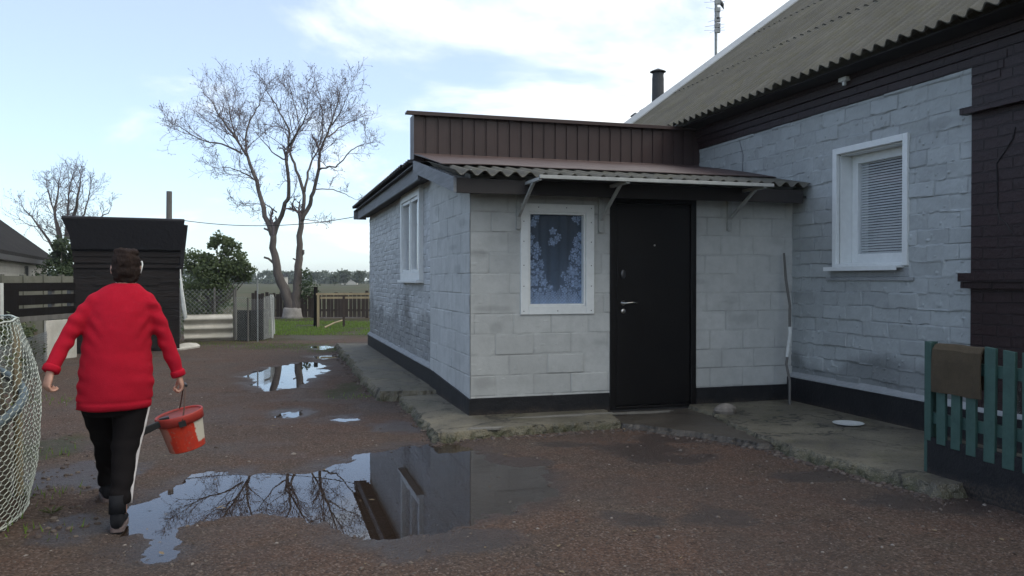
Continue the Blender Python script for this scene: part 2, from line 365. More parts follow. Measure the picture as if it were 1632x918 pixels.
M['wood_dark'] = simple('creosoted_timber', (.0065,.0055,.0055), (.011,.0095,.0095), 5, .85, .5, 40, bdist=.008, stretch=(1,1,.12), spec=.15)
M['wood_shed'] = simple('black_brown_shed_boards', (.008,.0065,.007), (.024,.019,.018), 4, .75, .5, 30, spec=.25, bdist=.008, stretch=(.15,.15,2))
M['tarp'] = simple('black_roofing_felt', (.008,.008,.011), (.013,.0125,.016), 3, .65, .4, 14, bdist=.02, spec=.3)
M['wood_pale'] = simple('pale_weathered_timber', (.34,.28,.17), (.24,.20,.13), 6, .8, .3, 40, stretch=(1,1,.2))
M['wood_grey'] = simple('grey_weathered_timber', (.16,.155,.145), (.10,.097,.09), 6, .85, .5, 40, stretch=(1,1,.15))
M['picket_brown'] = simple('brown_picket_timber', (.050,.036,.030), (.034,.026,.022), 6, .8, .4, 30, stretch=(1,1,.15))
M['green_paint'] = simple('dark_green_fence_paint', (.040,.098,.082), (.026,.066,.056), 9, .5, .35, 60)
M['mat'] = simple('brown_coir_mat', (.085,.062,.035), (.062,.046,.027), 14, .95, .9, 240, bdist=.008)
M['bark'] = simple('grey_brown_bark', (.135,.115,.104), (.08,.068,.063), 5, .9, .8, 26, bdist=.03, stretch=(1,1,.3))
M['twig'] = simple('purple_brown_twig', (.15,.122,.132), (.11,.092,.10), 5, .85, 0)
M['limewash'] = simple('limewashed_bark', (.34,.32,.30), (.2,.185,.17), 5, .9, .6, 26, bdist=.02)
M['leaf_bush'] = leafmat('bush_leaf', (.105,.145,.065), (.15,.19,.095), .5)
M['leaf_dark'] = leafmat('dark_leaf', (.055,.085,.042), (.085,.115,.055), .4)
M['leaf_hedge'] = leafmat('ivy_leaf', (.05,.075,.025), (.11,.115,.05), .2)
M['leaf_far'] = leafmat('far_leaf', (.075,.10,.062), (.105,.13,.08), .4)
M['grass'] = leafmat('grass_blade', (.13,.23,.035), (.18,.27,.05), .45)
M['wire_pale'] = simple('pale_green_coated_wire', (.56,.60,.53), (.42,.46,.40), 12, .5, 0)
M['wire_grey'] = simple('galvanised_wire', (.30,.32,.32), (.2,.215,.215), 12, .5, 0, metal=.3)
M['pipe_blue'] = simple('blue_grey_water_pipe', (.12,.165,.18), (.085,.115,.13), 6, .45, .1)
M['cable'] = simple('black_cable', (.012,.012,.013), None, 5, .5, 0)
M['skin'] = simple('skin', (.52,.30,.22), (.44,.235,.17), 30, .5, .15, 120, bdist=.002)
M['hair'] = simple('dark_brown_hair', (.016,.010,.009), (.034,.023,.019), 20, .8, .9, 90, bdist=.008, stretch=(1,1,.15), spec=.12)
M['jumper'] = simple('red_wool_jumper', (.44,.011,.030), (.38,.010,.025), 5, .9, .5, 160, bdist=.004, spec=.1)
M['trouser'] = simple('black_tracksuit_cloth', (.007,.006,.0065), (.010,.0085,.009), 8, .85, .3, 160, spec=.1)
M['stripe'] = simple('white_tracksuit_stripe', (.55,.53,.53), (.42,.40,.41), 20, .8, .2, 100)
M['shoe'] = simple('dark_grey_shoe', (.009,.0095,.012), (.015,.016,.019), 10, .8, .4, 120, spec=.2)
M['sole'] = simple('pinkish_grey_sole', (.15,.115,.11), (.10,.075,.075), 10, .6, .2, 60)
M['bucket'] = None
M['black_plastic'] = simple('black_plastic', (.012,.012,.013), None, 8, .4, .05)
M['wall_planks'] = simple('whitewashed_planks', (.50,.48,.44), (.40,.385,.35), 3, .8, .3, 20)
M['far_roof'] = simple('grey_brown_far_roof', (.030,.028,.027), (.021,.02,.02), 2, .95, .4, 12, bdist=.03, spec=.08)
M['concrete_fence'] = simple('mossy_concrete_panel', (.15,.15,.125), (.10,.105,.08), 3, .9, .3, 20)
M['blind'] = simple('silver_blind_slat', (.62,.65,.66), (.52,.55,.56), 4, .4, 0)
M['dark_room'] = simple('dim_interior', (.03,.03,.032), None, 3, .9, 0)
M['soil'] = simple('brown_compost', (.075,.058,.038), (.12,.095,.058), 9, .95, .8, 30, bdist=.02)
M['glass'] = glass('window_glass'); M['glass2'] = glass('double_glazing', 1.75)
M['chim'] = simple('sooty_chimney_pipe', (.045,.048,.052), (.065,.068,.072), 6, .8, .5, 18, bdist=.02)
M['brick_rear'] = masonry('rear_brick', (.23,.12,.09), (.19,.10,.08), (.3,.28,.26), .25, .075, .01, .5, .3)

# ------------------------------------------------------------------ ground: field, yard, puddles, slabs
g = MB(); g.add([(-900,-900,-.06),(900,-900,-.06),(900,900,-.06),(-900,900,-.06)], [(0,1,2,3)])
tag(g.build('ground', M['field']), 'flat brown green field reaching to the horizon', 'ground', kind='structure')

PUD = [  # surveyed outlines, photo positions on level ground
 [(206,803),(240,796),(288,772),(300,758),(345,753),(392,755),(440,758),(500,757),(522,745),(560,730),(600,722),(640,712),(690,705),(740,715),(785,730),(820,742),(868,748),(872,775),(830,803),(775,822),(705,843),(640,850),(600,852),(556,846),(520,838),(492,822),(450,810),(400,812),(340,818),(300,828),(272,850),(268,878),(245,892),(222,884),(232,860),(214,842),(200,826)],
 [(392,598),(420,588),(450,582),(482,577),(503,576),(515,580),(505,586),(516,592),(498,600),(488,608),(478,616),(440,620),(418,622),(408,612)],
 [(446,657),(462,654),(478,657),(470,662),(452,661)],
 [(498,552),(520,550),(528,553),(512,556)], [(500,568),(530,566),(538,569),(515,571)],
 [(540,668),(556,665),(562,669),(548,672)],
]
PUDW = [[G(u, v) for u, v in p] for p in PUD]
WETS = [(1010,716,.50,.13),(1075,700,.42,.12),(1075,731,.40,.09),(910,708,.26,.07),(1150,825,.3,.12),(1010,828,.22,.08),(1490,805,.5,.12),(95,760,.35,.25),(650,680,.4,.2),(800,745,.5,.26),(470,660,.25,.2),(1300,760,.4,.1),(180,760,.25,.2),(700,860,.5,.15),(120,840,.3,.15)]
def sdist(P, poly):
    poly = np.array(poly); n = len(poly); d = np.full(len(P), 1e9); ins = np.zeros(len(P), bool)
    for i in range(n):
        a, b = poly[i], poly[(i+1) % n]; e = b - a; wv = P - a
        t = np.clip((wv @ e) / (e @ e), 0, 1); d = np.minimum(d, np.hypot(*(wv - t[:,None]*e).T))
        c = ((a[1] > P[:,1]) != (b[1] > P[:,1])) & (P[:,0] < (b[0]-a[0])*(P[:,1]-a[1])/((b[1]-a[1]) + 1e-12) + a[0]); ins ^= c
    return np.where(ins, -d, d)
rs = np.random.RandomState(3)
def vnoise(P, sc, seed=0):                      # value noise, numpy
    q = P*sc; i = np.floor(q).astype(int); f = q - i; f = f*f*(3-2*f)
    def h(ix, iy):
        n = (ix*374761393 + iy*668265263 + seed*1442695041) & 0x7fffffff; n = ((n ^ (n >> 13))*1274126177) & 0x7fffffff; return ((n ^ (n >> 16)) & 0xffff)/65535.0
    a, b, c, d_ = h(i[:,0],i[:,1]), h(i[:,0]+1,i[:,1]), h(i[:,0],i[:,1]+1), h(i[:,0]+1,i[:,1]+1)
    return (a*(1-f[:,0])+b*f[:,0])*(1-f[:,1]) + (c*(1-f[:,0])+d_*f[:,0])*f[:,1]
def fbm(P, sc, o=4, seed=0):
    v = 0; amp = .5
    for k in range(o): v = v + amp*vnoise(P, sc*2**k, seed+k); amp *= .5
    return v
WATER_Z = -.012
def yard_height(P):
    h = (fbm(P, .8, 3, 1)-.45)*.014 + (fbm(P, 5, 3, 5)-.45)*.012 + (vnoise(P, 28, 9)-.5)*.005 + (vnoise(P, 60, 11)-.5)*.003
    dmin = np.full(len(P), 9.0)
    for k, p in enumerate(PUDW): dmin = np.minimum(dmin, sdist(P, p))
    dn = dmin + ((fbm(P, 4.5, 4, 21)-.47)*.26 + (fbm(P, 22, 2, 23)-.37)*.12)*np.clip(np.abs(P[:,1])/6, .5, 1.3)
    t = np.clip((.21-dn)/.40, 0, 1); t = t*t*(3-2*t)
    return np.maximum(h, -.010)*(1-.35*t) - .027*t + (fbm(P, 11, 3, 27)-.43)*(.016+.012*np.clip(P[:,0]+1.6,0,1))*np.clip(4*t*(1-t),0,1), dmin
def yard():
    ys = [1.2]
    while ys[-1] < 31.5: ys.append(ys[-1]*1.0068 + .0015)
    ys = np.array(ys); nx = 380; sx = np.linspace(-1, 1, nx)
    X = np.empty((len(ys), nx)); Y = np.repeat(ys[:,None], nx, 1)
    for j, y in enumerate(ys): X[j] = sx*(y*.74 + .9)
    P = np.stack([X.ravel(), Y.ravel()], 1); h, dm = yard_height(P)
    V = np.concatenate([P, h[:,None]], 1); idx = np.arange(len(P)).reshape(len(ys), nx)
    F = np.stack([idx[:-1,:-1], idx[:-1,1:], idx[1:,1:], idx[1:,:-1]], -1).reshape(-1,4)
    me = bpy.data.meshes.new('yard'); me.vertices.add(len(V)); me.vertices.foreach_set('co', V.ravel())
    me.loops.add(F.size); me.loops.foreach_set('vertex_index', F.ravel().astype(np.int32)); me.polygons.add(len(F))
    me.polygons.foreach_set('loop_start', np.arange(0, F.size, 4, dtype=np.int32)); me.update(calc_edges=True)
    me.polygons.foreach_set('use_smooth', np.ones(len(F), bool))
    wet = np.clip((.25 - dm - (fbm(P,4,3,31)-.5)*.5)/.35, 0, 1)
    for (u,v,rx,ry) in WETS:
        cx, cy = G(u,v); d = np.hypot((P[:,0]-cx)/rx, (P[:,1]-cy)/(ry*2.2)) + (fbm(P,5,3,41)-.47)*1.3
        wet = np.maximum(wet, np.clip((1-d)/.4, 0, 1)*.95)
    wet = np.maximum(wet, np.clip((fbm(P,1.3,4,51)-.54)*4, 0, .3))
    gr = np.clip((P[:,1]-19.8 + (fbm(P,1.2,3,61)-.5)*4)/2.0, 0, 1)*np.clip((30.0-P[:,1])/1.0,.3,1)
    for (u,v,rx,ry) in [(455,552,.9,.8),(530,556,.6,.9),(440,540,1.4,.8),(330,548,1.2,.6),(560,620,.25,1.2),(60,720,.3,.7)]:
        cx, cy = G(u,v); d = np.hypot((P[:,0]-cx)/rx, (P[:,1]-cy)/ry) + (fbm(P,3,3,71)-.5)*1.2; gr = np.maximum(gr, np.clip((1-d)/.5,0,.75))
    ca = me.color_attributes.new('mask', 'FLOAT_COLOR', 'POINT')
    ca.data.foreach_set('color', np.stack([wet, gr, 0*wet, 0*wet+1], 1).ravel())
    me.materials.append(M['yard']); o = bpy.data.objects.new('yard', me); COL.objects.link(o)
    return tag(o, 'wet red brown gravel yard in front of the house', 'yard', kind='structure')
yard()
for k, p in enumerate(PUDW):
    A_ = np.array(p); lo = A_.min(0)-.25; hi = A_.max(0)+.25; st = .05 if k == 0 else .08
    gx = np.arange(lo[0], hi[0], st); gy = np.arange(lo[1], hi[1], st)
    C_ = np.array([(x+st/2, y+st/2) for y in gy for x in gx]); ok = sdist(C_, p) < .24
    m_ = MB(); vid = {}; 
    def vi(x, y):
        kk = (round(x,3), round(y,3))
        if kk not in vid: vid[kk] = len(m_.v); m_.v.append((x, y, WATER_Z))
        return vid[kk]
    for (cx, cy), o_ in zip(C_, ok):
        if o_: m_.f.append([vi(cx-st/2,cy-st/2), vi(cx+st/2,cy-st/2), vi(cx+st/2,cy+st/2), vi(cx-st/2,cy+st/2)]); m_.m.append(0)
    tag(m_.build('puddle', M['water']), ['large puddle mirroring the bare tree and house wall','pale puddle mirroring the two tree trunks','tiny puddle between the two large puddles','small puddle by the far end of the concrete path','narrow puddle beside the concrete path','small wet pool near the middle of the yard'][k], 'puddle', kind='structure')

def gravel():
    m_ = MB(); r = random.Random(11)
    for i in range(4200):
        y = 2.9*(1+r.random()**1.6*4.2); x = r.uniform(-.72, .72)*y
        hz, dm = yard_height(np.array([[x,y]]))
        if dm[0] < .05: continue
        s_ = r.choice([.004,.005,.006,.008,.009,.012]) * (1.0 if r.random() < .96 else 1.8)
        a = r.random()*6.28; e = r.uniform(.55,.9); vs = []
        n = 6
        for kz, rr in ((0,1.),(.5,.8),(.75,.3)):
            for k in range(n):
                t = 6.283*k/n; px_, py_ = math.cos(t)*s_*rr*r.uniform(.8,1.2), math.sin(t)*s_*e*rr*r.uniform(.8,1.2)
                vs.append((x+px_*math.cos(a)-py_*math.sin(a), y+px_*math.sin(a)+py_*math.cos(a), hz[0]-.002+kz*s_))
        m_.mi = r.choice([0,0,0,1,1,2])
        m_.add(vs, [(k,(k+1)%n,(k+1)%n+n,k+n) for k in range(n)] + [(k+n,(k+1)%n+n,(k+1)%n+2*n,k+2*n) for k in range(n)] + [tuple(range(2*n,3*n))])
    def edge(p, q, n, spread, lo, hi):
        for _ in range(n):
            t = r.random(); a, b = p[0]+(q[0]-p[0])*t, p[1]+(q[1]-p[1])*t; x, y, _z = W(a+r.gauss(0,spread), b+r.gauss(0,spread)); stone(x, y, r.uniform(lo,hi))
    def stone(x, y, s_):
        hz, dm = yard_height(np.array([[x,y]])); a = r.random()*6.28; e = r.uniform(.5,.95); n = 7; vs = []
        for kz, rr in ((0,1.),(.4,.92),(.7,.55)):
            for k in range(n): t = 6.283*k/n; u_, v_ = math.cos(t)*s_*rr*r.uniform(.75,1.2), math.sin(t)*s_*e*rr*r.uniform(.75,1.2); vs.append((x+u_*math.cos(a)-v_*math.sin(a), y+u_*math.sin(a)+v_*math.cos(a), hz[0]-.004+kz*s_*r.uniform(.8,1.1)))
        m_.mi = r.choice([0,0,0,1]); m_.add(vs, [(k,(k+1)%n,(k+1)%n+n,k+n) for k in range(n)]+[(k+n,(k+1)%n+n,(k+1)%n+2*n,k+2*n) for k in range(n)]+[tuple(range(2*n,3*n))])
    for p, q, n in (((2.30,-.75),(2.10,-1.7),40),((2.12,-1.6),(2.02,-2.3),60),((2.04,-2.2),(2.12,-3.0),90),((2.1,-3.0),(2.2,-3.65),70),((-.55,-.9),(1.3,-.78),110),((-.55,-.9),(-.5,1.5),70),((-.74,1.7),(-.68,8.5),130),((1.35,-.8),(2.05,-2.0),60)): edge(p, q, n, .035, .008, .030)
    for _ in range(150): u = r.gauss(75,35); v = r.uniform(680,860); x, y = G(u, v); stone(x, y, r.uniform(.006,.026))
    for _ in range(260): y = 2.9*(1+r.random()**1.4*2.2); stone(r.uniform(-.7,.7)*y, y, r.uniform(.009,.02))
    ms = [simple('brown_chip', (.075,.055,.046), (.055,.042,.036), 20, .8, 0), simple('tan_chip', (.13,.105,.088), (.10,.08,.068), 20, .8, 0), simple('pale_chip', (.24,.21,.185), (.18,.16,.14), 20, .8, 0)]
    tag(m_.build('gravel', ms), 'loose brown and pale gravel chips strewn on the yard', 'gravel', kind='stuff')
gravel()

def litter():
    m_ = MB(); r = random.Random(17)
    for i in range(420):
        y = 2.9*(1+r.random()**1.5*3.6); x = r.uniform(-.72,.72)*y; hz, dm = yard_height(np.array([[x,y]])); z = max(hz[0], WATER_Z)+.004
        a = r.random()*6.28; L_ = r.uniform(.012,.05); d = Vector((math.cos(a),math.sin(a),r.uniform(-.1,.2)))*L_; o_ = Vector((-math.sin(a),math.cos(a),0))*(r.uniform(.0012,.003) if r.random() < .6 else L_*.28); p = Vector((x,y,z)); m_.mi = r.choice([0,0,1])
        m_.add([p-o_*.4, p+d*.5-o_+Vector((0,0,.003)), p+d, p+d*.5+o_, p+o_*.4], [(0,1,2,3,4)])
    tag(m_.build('litter', [simple('straw_litter', (.20,.15,.09), (.14,.105,.065), 20, .9, 0), simple('dark_leaf_litter', (.035,.025,.018), (.05,.035,.024), 20, .9, 0)]), 'bits of straw and fallen leaves on the yard', 'litter', kind='stuff')
litter()

def slab(name, label, poly, z0, z1, mat, rough_edges, seed=0):
    """poly in house frame; rough_edges: indices of edges that are broken; others straight"""
    r = random.Random(seed); pts = []
    n = len(poly)
    for i in range(n):
        a, b = Vector(poly[i]), Vector(poly[(i+1)%n]); L_ = (b-a).length; k = max(1, int(L_/.022)) if i in rough_edges else 1
        nrm = Vector((b.y-a.y, a.x-b.x)).normalized() if L_ else Vector((0,0))
        for j in range(k):
            p = a.lerp(b, j/k)
            q = 0
            if i in rough_edges: q = mnoise.noise(Vector((p.x*2.3+seed, p.y*2.3, 0)))*.05 + mnoise.noise(Vector((p.x*9+seed, p.y*9, 5)))*.022 + mnoise.noise(Vector((p.x*27+seed, p.y*27, 5)))*.012 - abs(mnoise.noise(Vector((p.x*6+seed, p.y*6, 8))))*.05
            pts.append((p + nrm*q, i in rough_edges, nrm))
    rings = []
    for zf, ins in ((0,.03),(.3,.045),(.62,.030),(.86,.012),(1.0,.0)):
        rg = []
        for p, ro, nr in pts:
            o_ = (ins + (mnoise.noise(Vector((p.x*16,p.y*16,zf*3+seed)))*.026 + r.uniform(-.005,.005))*(1 if zf<.97 else .4)) if ro else 0
            q = p + nr*o_; zz = z0+(z1-z0)*zf + (mnoise.noise(Vector((p.x*7,p.y*7,seed)))*.014-.006 if ro and .7<zf<.99 else 0)
            rg.append((q.x, q.y, zz))
        rings.append(rg)
    m_ = MB(); m_.loft(rings, cap=True)
    o = m_.build(name, mat); o.location = W(0,0,0); o.rotation_euler = (0,0,TH)
    return tag(o, label, 'slab', kind='structure')
# outlines run clockwise seen from above so that the edge normals point outward
def cw(p):
    ar = sum(p[i][0]*p[(i+1)%len(p)][1]-p[(i+1)%len(p)][0]*p[i][1] for i in range(len(p)));  return p
slab('path', 'raised mossy concrete path along the old brick side wall', [(0.03,1.62),(0.03,8.95),(-.58,9.2),(-.66,1.74)], -.05, .115, M['concrete'], {1,2,3}, 1)
slab('pavement', 'worn concrete strip around the block porch corner', [(0.02,1.60),(-.44,1.5),(-.47,.3),(-.49,-.84),(.49,-.69),(1.30,-.66),(1.42,.02),(0.02,.02)], -.05, .078, M['concrete'], {1,2,3,4,5}, 2)
slab('step_slab', 'damp low concrete slab in front of the black door', [(1.30,.03),(1.32,-.70),(1.75,-1.25),(2.10,-1.98),(2.18,-1.6),(2.36,-.66),(2.42,.03)], -.05, .050, M['concrete_wet'], {1,2,3}, 3)
slab('terrace', 'broken edged concrete terrace below the house window', [(2.40,.03),(2.33,-.66),(2.14,-1.6),(2.10,-2.3),(2.20,-3.0),(2.25,-3.56),(3.72,-3.56),(3.72,.03)], -.05, .085, M['concrete'], {0,1,2,3,4,5}, 4)
for (u,v,rx,ry,sd_) in [(1030,657,.27,.07,1),(775,682,.16,.05,2),(905,662,.55,.05,3)]:
    m_ = MB(); x, y = G(u,v,.08); zt = .0812 if u < 960 else .0532
    x, y = G(u,v,zt)
    pts = []
    for k in range(60):
        t = 6.283*k/60; q = 1+.45*mnoise.noise(Vector((math.cos(t)*1.7+sd_*5, math.sin(t)*1.7, 0)))+.3*mnoise.noise(Vector((math.cos(t)*6+sd_*5, math.sin(t)*6, 0)))
        pts.append((x+rx*math.cos(t)*q*CT - ry*math.sin(t)*q*ST, y+rx*math.cos(t)*q*ST + ry*math.sin(t)*q*CT))
    m_.prism(pts, zt-.015, zt); tag(m_.build('cement_patch', M['pale_patch']), 'thin pale cement smear on the slab', 'cement patch', kind='structure')

# ------------------------------------------------------------------ helpers for buildings
def wallpanel(m_, axis, at, thick, u0, u1, z0, z1, holes):
    """axis 'x': wall plane at b=at running along a; axis 'y': plane at a=at running along b; thick goes inward (positive)"""
    us = sorted({u0,u1,*[h[0] for h in holes],*[h[1] for h in holes]}); zs = sorted({z0,z1,*[h[2] for h in holes],*[h[3] for h in holes]})
    for i in range(len(us)-1):
        for j in range(len(zs)-1):
            uc, zc = (us[i]+us[i+1])/2, (zs[j]+zs[j+1])/2
            if any(h[0]<uc<h[1] and h[2]<zc<h[3] for h in holes): continue
            if axis == 'x': m_.box(us[i],us[i+1],at,at+thick,zs[j],zs[j+1])
            else: m_.box(at,at+thick,us[i],us[i+1],zs[j],zs[j+1])
def frame(m_, axis, at0, at1, u0, u1, z0, z1, wd):
    wl, wr, wb, wt = wd if hasattr(wd,'__len__') else (wd,)*4
    def b(a0,a1,c0,c1):
        if axis == 'x': m_.box(a0,a1,at0,at1,c0,c1)
        else: m_.box(at0,at1,a0,a1,c0,c1)
    b(u0,u0+wl,z0,z1); b(u1-wr,u1,z0,z1); b(u0+wl,u1-wr,z0,z0+wb); b(u0+wl,u1-wr,z1-wt,z1)
def corrugated(m_, o, du, dv, W_, L_, wave=.15, amp=.025, th=.007, ns=8, rows=1, lift=.012, over=.12, jit=0, seed=0):
    """o = lower corner, du along the eave, dv up the slope (unit), waves along du; rows overlap upward"""
    o, du, dv = Vector(o), Vector(du), Vector(dv); nn = du.cross(dv).normalized()
    if nn.z < 0: nn = -nn
    r = random.Random(seed); nw = int(W_/wave*ns); step = L_/rows
    for k in range(rows):
        s0 = k*step; s1 = min(L_, (k+1)*step+over) if k < rows-1 else L_
        sheetw = 7*wave; rings = []
        offs = [r.uniform(-jit, jit) for _ in range(int(W_/sheetw)+2)]; dz = [r.uniform(0, jit*.35) for _ in range(int(W_/sheetw)+2)]
        top0, top1, bot0, bot1 = [], [], [], []
        for i in range(nw+1):
            u = W_*i/nw; hgt = amp*math.cos(6.28319*u/wave); si = int(u/sheetw)
            a = o + du*u + dv*(s0 - offs[si]) + nn*(hgt + lift + dz[si]); b = o + du*u + dv*s1 + nn*hgt
            top0.append(a+nn*th/2); top1.append(b+nn*th/2); bot0.append(a-nn*th/2); bot1.append(b-nn*th/2)
        n = nw+1; vs = top0+top1+bot0+bot1; fs = []
        for i in range(nw):
            fs += [(i,i+1,n+i+1,n+i),(2*n+i+1,2*n+i,3*n+i,3*n+i+1),(i+1,i,2*n+i,2*n+i+1),(n+i,n+i+1,3*n+i+1,3*n+i)]
        fs += [(0,n,3*n,2*n),(n-1,3*n-1,4*n-1,2*n-1)]
        m_.add(vs, fs)

def relief_mat(name, col, rough=.5, spec=.4):
    t = NT(name); at = t.n('ShaderNodeVertexColor'); at.layer_name = 'tone'; ob = t.coord()
    c = t.mix(1.0, col, at.outputs['Color'], 'MULTIPLY')
    c = t.mix(t.ramp(t.noise(ob, 7, 6, .65), .42, .7, 0, .35), c, tuple(x*.62 for x in col)); c = t.mix(t.ramp(t.noise(ob, 90, 3, .6), .55, .75, 0, .22), c, tuple(x*.5 for x in col))
    t.base(c); t.rough(t.ramp(t.noise(ob, 5, 4), .35, .65, rough-.07, rough+.1)); t.b.inputs['Specular IOR Level'].default_value = spec
    t.bump(t.noise(ob, 110, 5, .6), .35, .004); return t.mat
def relief_wall(m_, axis, at, u0, u1, z0, z1, step, bw, bh, zoff, seed, bead, dent, brick, lump, wob, holes=(), ztop=None, smud=0, damp=0, grey=.06, halves=.5):
    """masonry with real joints: bricks stand a little in or out, joints carry beads of paint and mortar; outward = -axis. Returns per-vertex tone"""
    nu, nz = int(round((u1-u0)/step))+1, int(round((z1-z0)/step))+1
    U, Z = np.meshgrid(np.linspace(u0,u1,nu), np.linspace(z0,z1,nz)); Pq = np.stack([U.ravel(),Z.ravel()],1)+50
    wu = (fbm(Pq,3.5,4,seed)-.47)*wob*2; wz = (fbm(Pq,2.5,4,seed+9)-.47)*wob*2 + (fbm(Pq,14,2,seed+3)-.37)*wob*.7
    u = Pq[:,0]-50+wu; z = Pq[:,1]-50+wz-zoff
    row = np.floor(z/bh).astype(int); rr = np.random.RandomState(seed); ro = rr.uniform(-.16,.16,4000); off = np.where(row % 2 == 0, 0., halves)*bw + ro[(row+200) % 4000]*bw
    br = np.floor((u+off)/bw).astype(int); fu = (u+off)-br*bw; fz = z-row*bh
    du = np.minimum(fu,bw-fu); dz = np.minimum(fz,bh-fz); dj = np.minimum(du*1.0,dz)
    idn = (row*131+br*17+9000) % 4000; h1 = rr.uniform(-1,1,4000)[idn]; h2 = rr.uniform(-1,1,4000)[idn]; tn = rr.uniform(-1,1,4000)[idn]
    edge = np.clip(dj/.011,0,1); edge = edge*edge*(3-2*edge)
    hgt = edge*dent + edge*(h1*brick + h2*brick*(fz/bh-.5)*1.5)
    bn = np.clip((fbm(Pq,6,4,seed+21)-.43)*7,0,1)*np.where(dz<du,1,.55); hgt = hgt+bn*bead*np.exp(-(dj/.0065)**2)
    hgt += (fbm(Pq,9,4,seed+31)-.47)*lump*2 + (fbm(Pq,34,3,seed+41)-.44)*lump*1.1
    blob = np.clip((vnoise(Pq,21,seed+51)-.86)*8,0,1); hgt += blob*bead*.9
    tone = 1+tn*grey + (fbm(Pq,1.1,4,seed+61)-.47)*.35 - np.exp(-(dj/.008)**2)*.24*(1-.8*bn)*np.clip(fbm(Pq,5,3,seed+91)*2.2,0,1)
    for _ in range(smud):
        cu, cz, ra, rb = rr.uniform(u0,u1), rr.uniform(z0,z1), rr.uniform(.06,.26), rr.uniform(.03,.09)
        d = np.hypot((Pq[:,0]-50-cu)/ra,(Pq[:,1]-50-cz)/rb)+(fbm(Pq,9,3,seed+71)-.47)*1.4; tone -= np.clip((1-d)/.6,0,1)*rr.uniform(.05,.20)
    if damp: tone -= np.clip((damp*(.35+1.3*fbm(Pq,1.7,4,seed+81))-(Pq[:,1]-50-z0))/.12,0,1)*.42
    tone = np.clip(tone,.35,1.25)
    out = at-hgt
    X = (U.ravel(), out) if axis == 'x' else (out, U.ravel())
    base = len(m_.v); m_.v.extend(zip(X[0].tolist(), X[1].tolist(), Z.ravel().tolist()))
    idx = np.arange(nu*nz).reshape(nz,nu)+base; F = np.stack([idx[:-1,:-1],idx[:-1,1:],idx[1:,1:],idx[1:,:-1]],-1).reshape(-1,4)
    if axis == 'y': F = F[:,::-1]
    cu, cz = (U[:-1,:-1]+step/2).ravel(), (Z[:-1,:-1]+step/2).ravel(); keep = np.ones(len(F),bool)
    for h in holes: keep &= ~((cu>h[0])&(cu<h[1])&(cz>h[2])&(cz<h[3]))
    if ztop is not None: keep &= cz < np.interp(cu, [q[0] for q in ztop], [q[1] for q in ztop])
    F = F[keep].tolist(); m_.f.extend(F); m_.m.extend([0]*len(F)); return base, tone
def settone(o, nbox, parts):
    n = len(o.data.vertices); c = np.ones((n,4))
    for b, t_ in parts: c[b:b+len(t_),:3] = t_[:,None]
    ca = o.data.color_attributes.new('tone','FLOAT_COLOR','POINT'); ca.data.foreach_set('color', c.ravel())
M['block'] = relief_mat('painted_block', (.445,.457,.445), .65, .25)
M['brick_left'] = relief_mat('painted_old_brick', (.41,.425,.43), .5)
M['brick_right'] = relief_mat('painted_silicate_brick', (.345,.368,.368), .42, .4)

# ------------------------------------------------------------------ annex with its block porch
AX, ao = hthing('annex', 'low grey annex with block porch, black door and brown metal parapet', 'annex', 0, 0)
def P(m_, name, mat, parent=None, **k): return m_.build(name, mat, parent or AX, off=ao if parent is None else (0,0,0), **k)
m_ = MB()
WF = (.56,1.26,1.11,2.14); DR = (1.49,2.47,-.05,2.285)
wallpanel(m_, 'x', .004, .246, 0.004, 3.68, -.05, 2.50, [WF, DR])
tn_ = [relief_wall(m_, 'x', 0, 0, 3.68, .2, 2.5, .0125, .40, .203, .057, 3, .003, .0045, .0022, .0012, .007, [WF, DR], smud=34, grey=.05)]
o = P(m_, 'porch_front_wall', M['block']); settone(o, 0, tn_)
m_ = MB(); m_.slabx([(.004,-.05),(2.06,-.05),(2.06,2.80),(.004,2.40)], .004, .25)
tn_ = [relief_wall(m_, 'y', 0, 0, 2.06, .2, 2.8, .0125, .40, .203, .057, 5, .003, .0045, .0022, .0012, .007, ztop=[(0,2.40),(2.06,2.80)], smud=18, grey=.04)]
o = P(m_, 'porch_side_wall', M['block']); settone(o, 0, tn_)
m_ = MB(); WL = (2.80,4.28,1.42,2.60)
wallpanel(m_, 'y', .054, .24, 2.06, 8.63, -.05, 2.72, [WL])
tn_ = [relief_wall(m_, 'y', .045, 2.06, 8.63, .3, 2.72, .0145, .26, .079, .0, 7, .006, .006, .004, .0022, .011, [WL], damp=.75, grey=.09)]
m_.box(.295,7.4,8.38,8.63,-.05,2.72); m_.box(7.15,7.4,5.5,8.38,-.05,2.72)
o = P(m_, 'brick_wall', M['brick_left']); settone(o, 0, tn_)
m_ = MB(); m_.box(.295,3.9,2.02,2.2,-.05,2.9); m_.box(.295,7.1,2.2,8.38,-.04,.02); P(m_, 'inner_wall', M['dark_room'])
m_ = MB()
m_.slabx([(-.018,.0),(2.06,.0),(2.06,.325),(-.018,.238)], -.018, .003)
m_.box(-.0,1.478,-.018,.003,.0,.245); m_.box(2.482,3.66,-.018,.003,.0,.258)
m_.slabx([(2.06,0),(8.645,0),(8.645,.318),(2.06,.318)], 0.0, .048); P(m_, 'plinth', M['plinth'], bevel=.004)
m_ = MB(); r = random.Random(4)
k = 60
rg0 = []
for i in range(k+1):
    b = 2.07 + (8.64-2.07)*i/k; q = .012*mnoise.noise(Vector((b*3,1,0)))
    rg0.append([(-.008+q*.6,b,.319),( -.006+q,b,.336+q),(.02,b,.362+q),(.05,b,.38+q),(.05,b,.319)])
m_.loft(rg0); P(m_, 'plinth_ledge', M['mortar'])
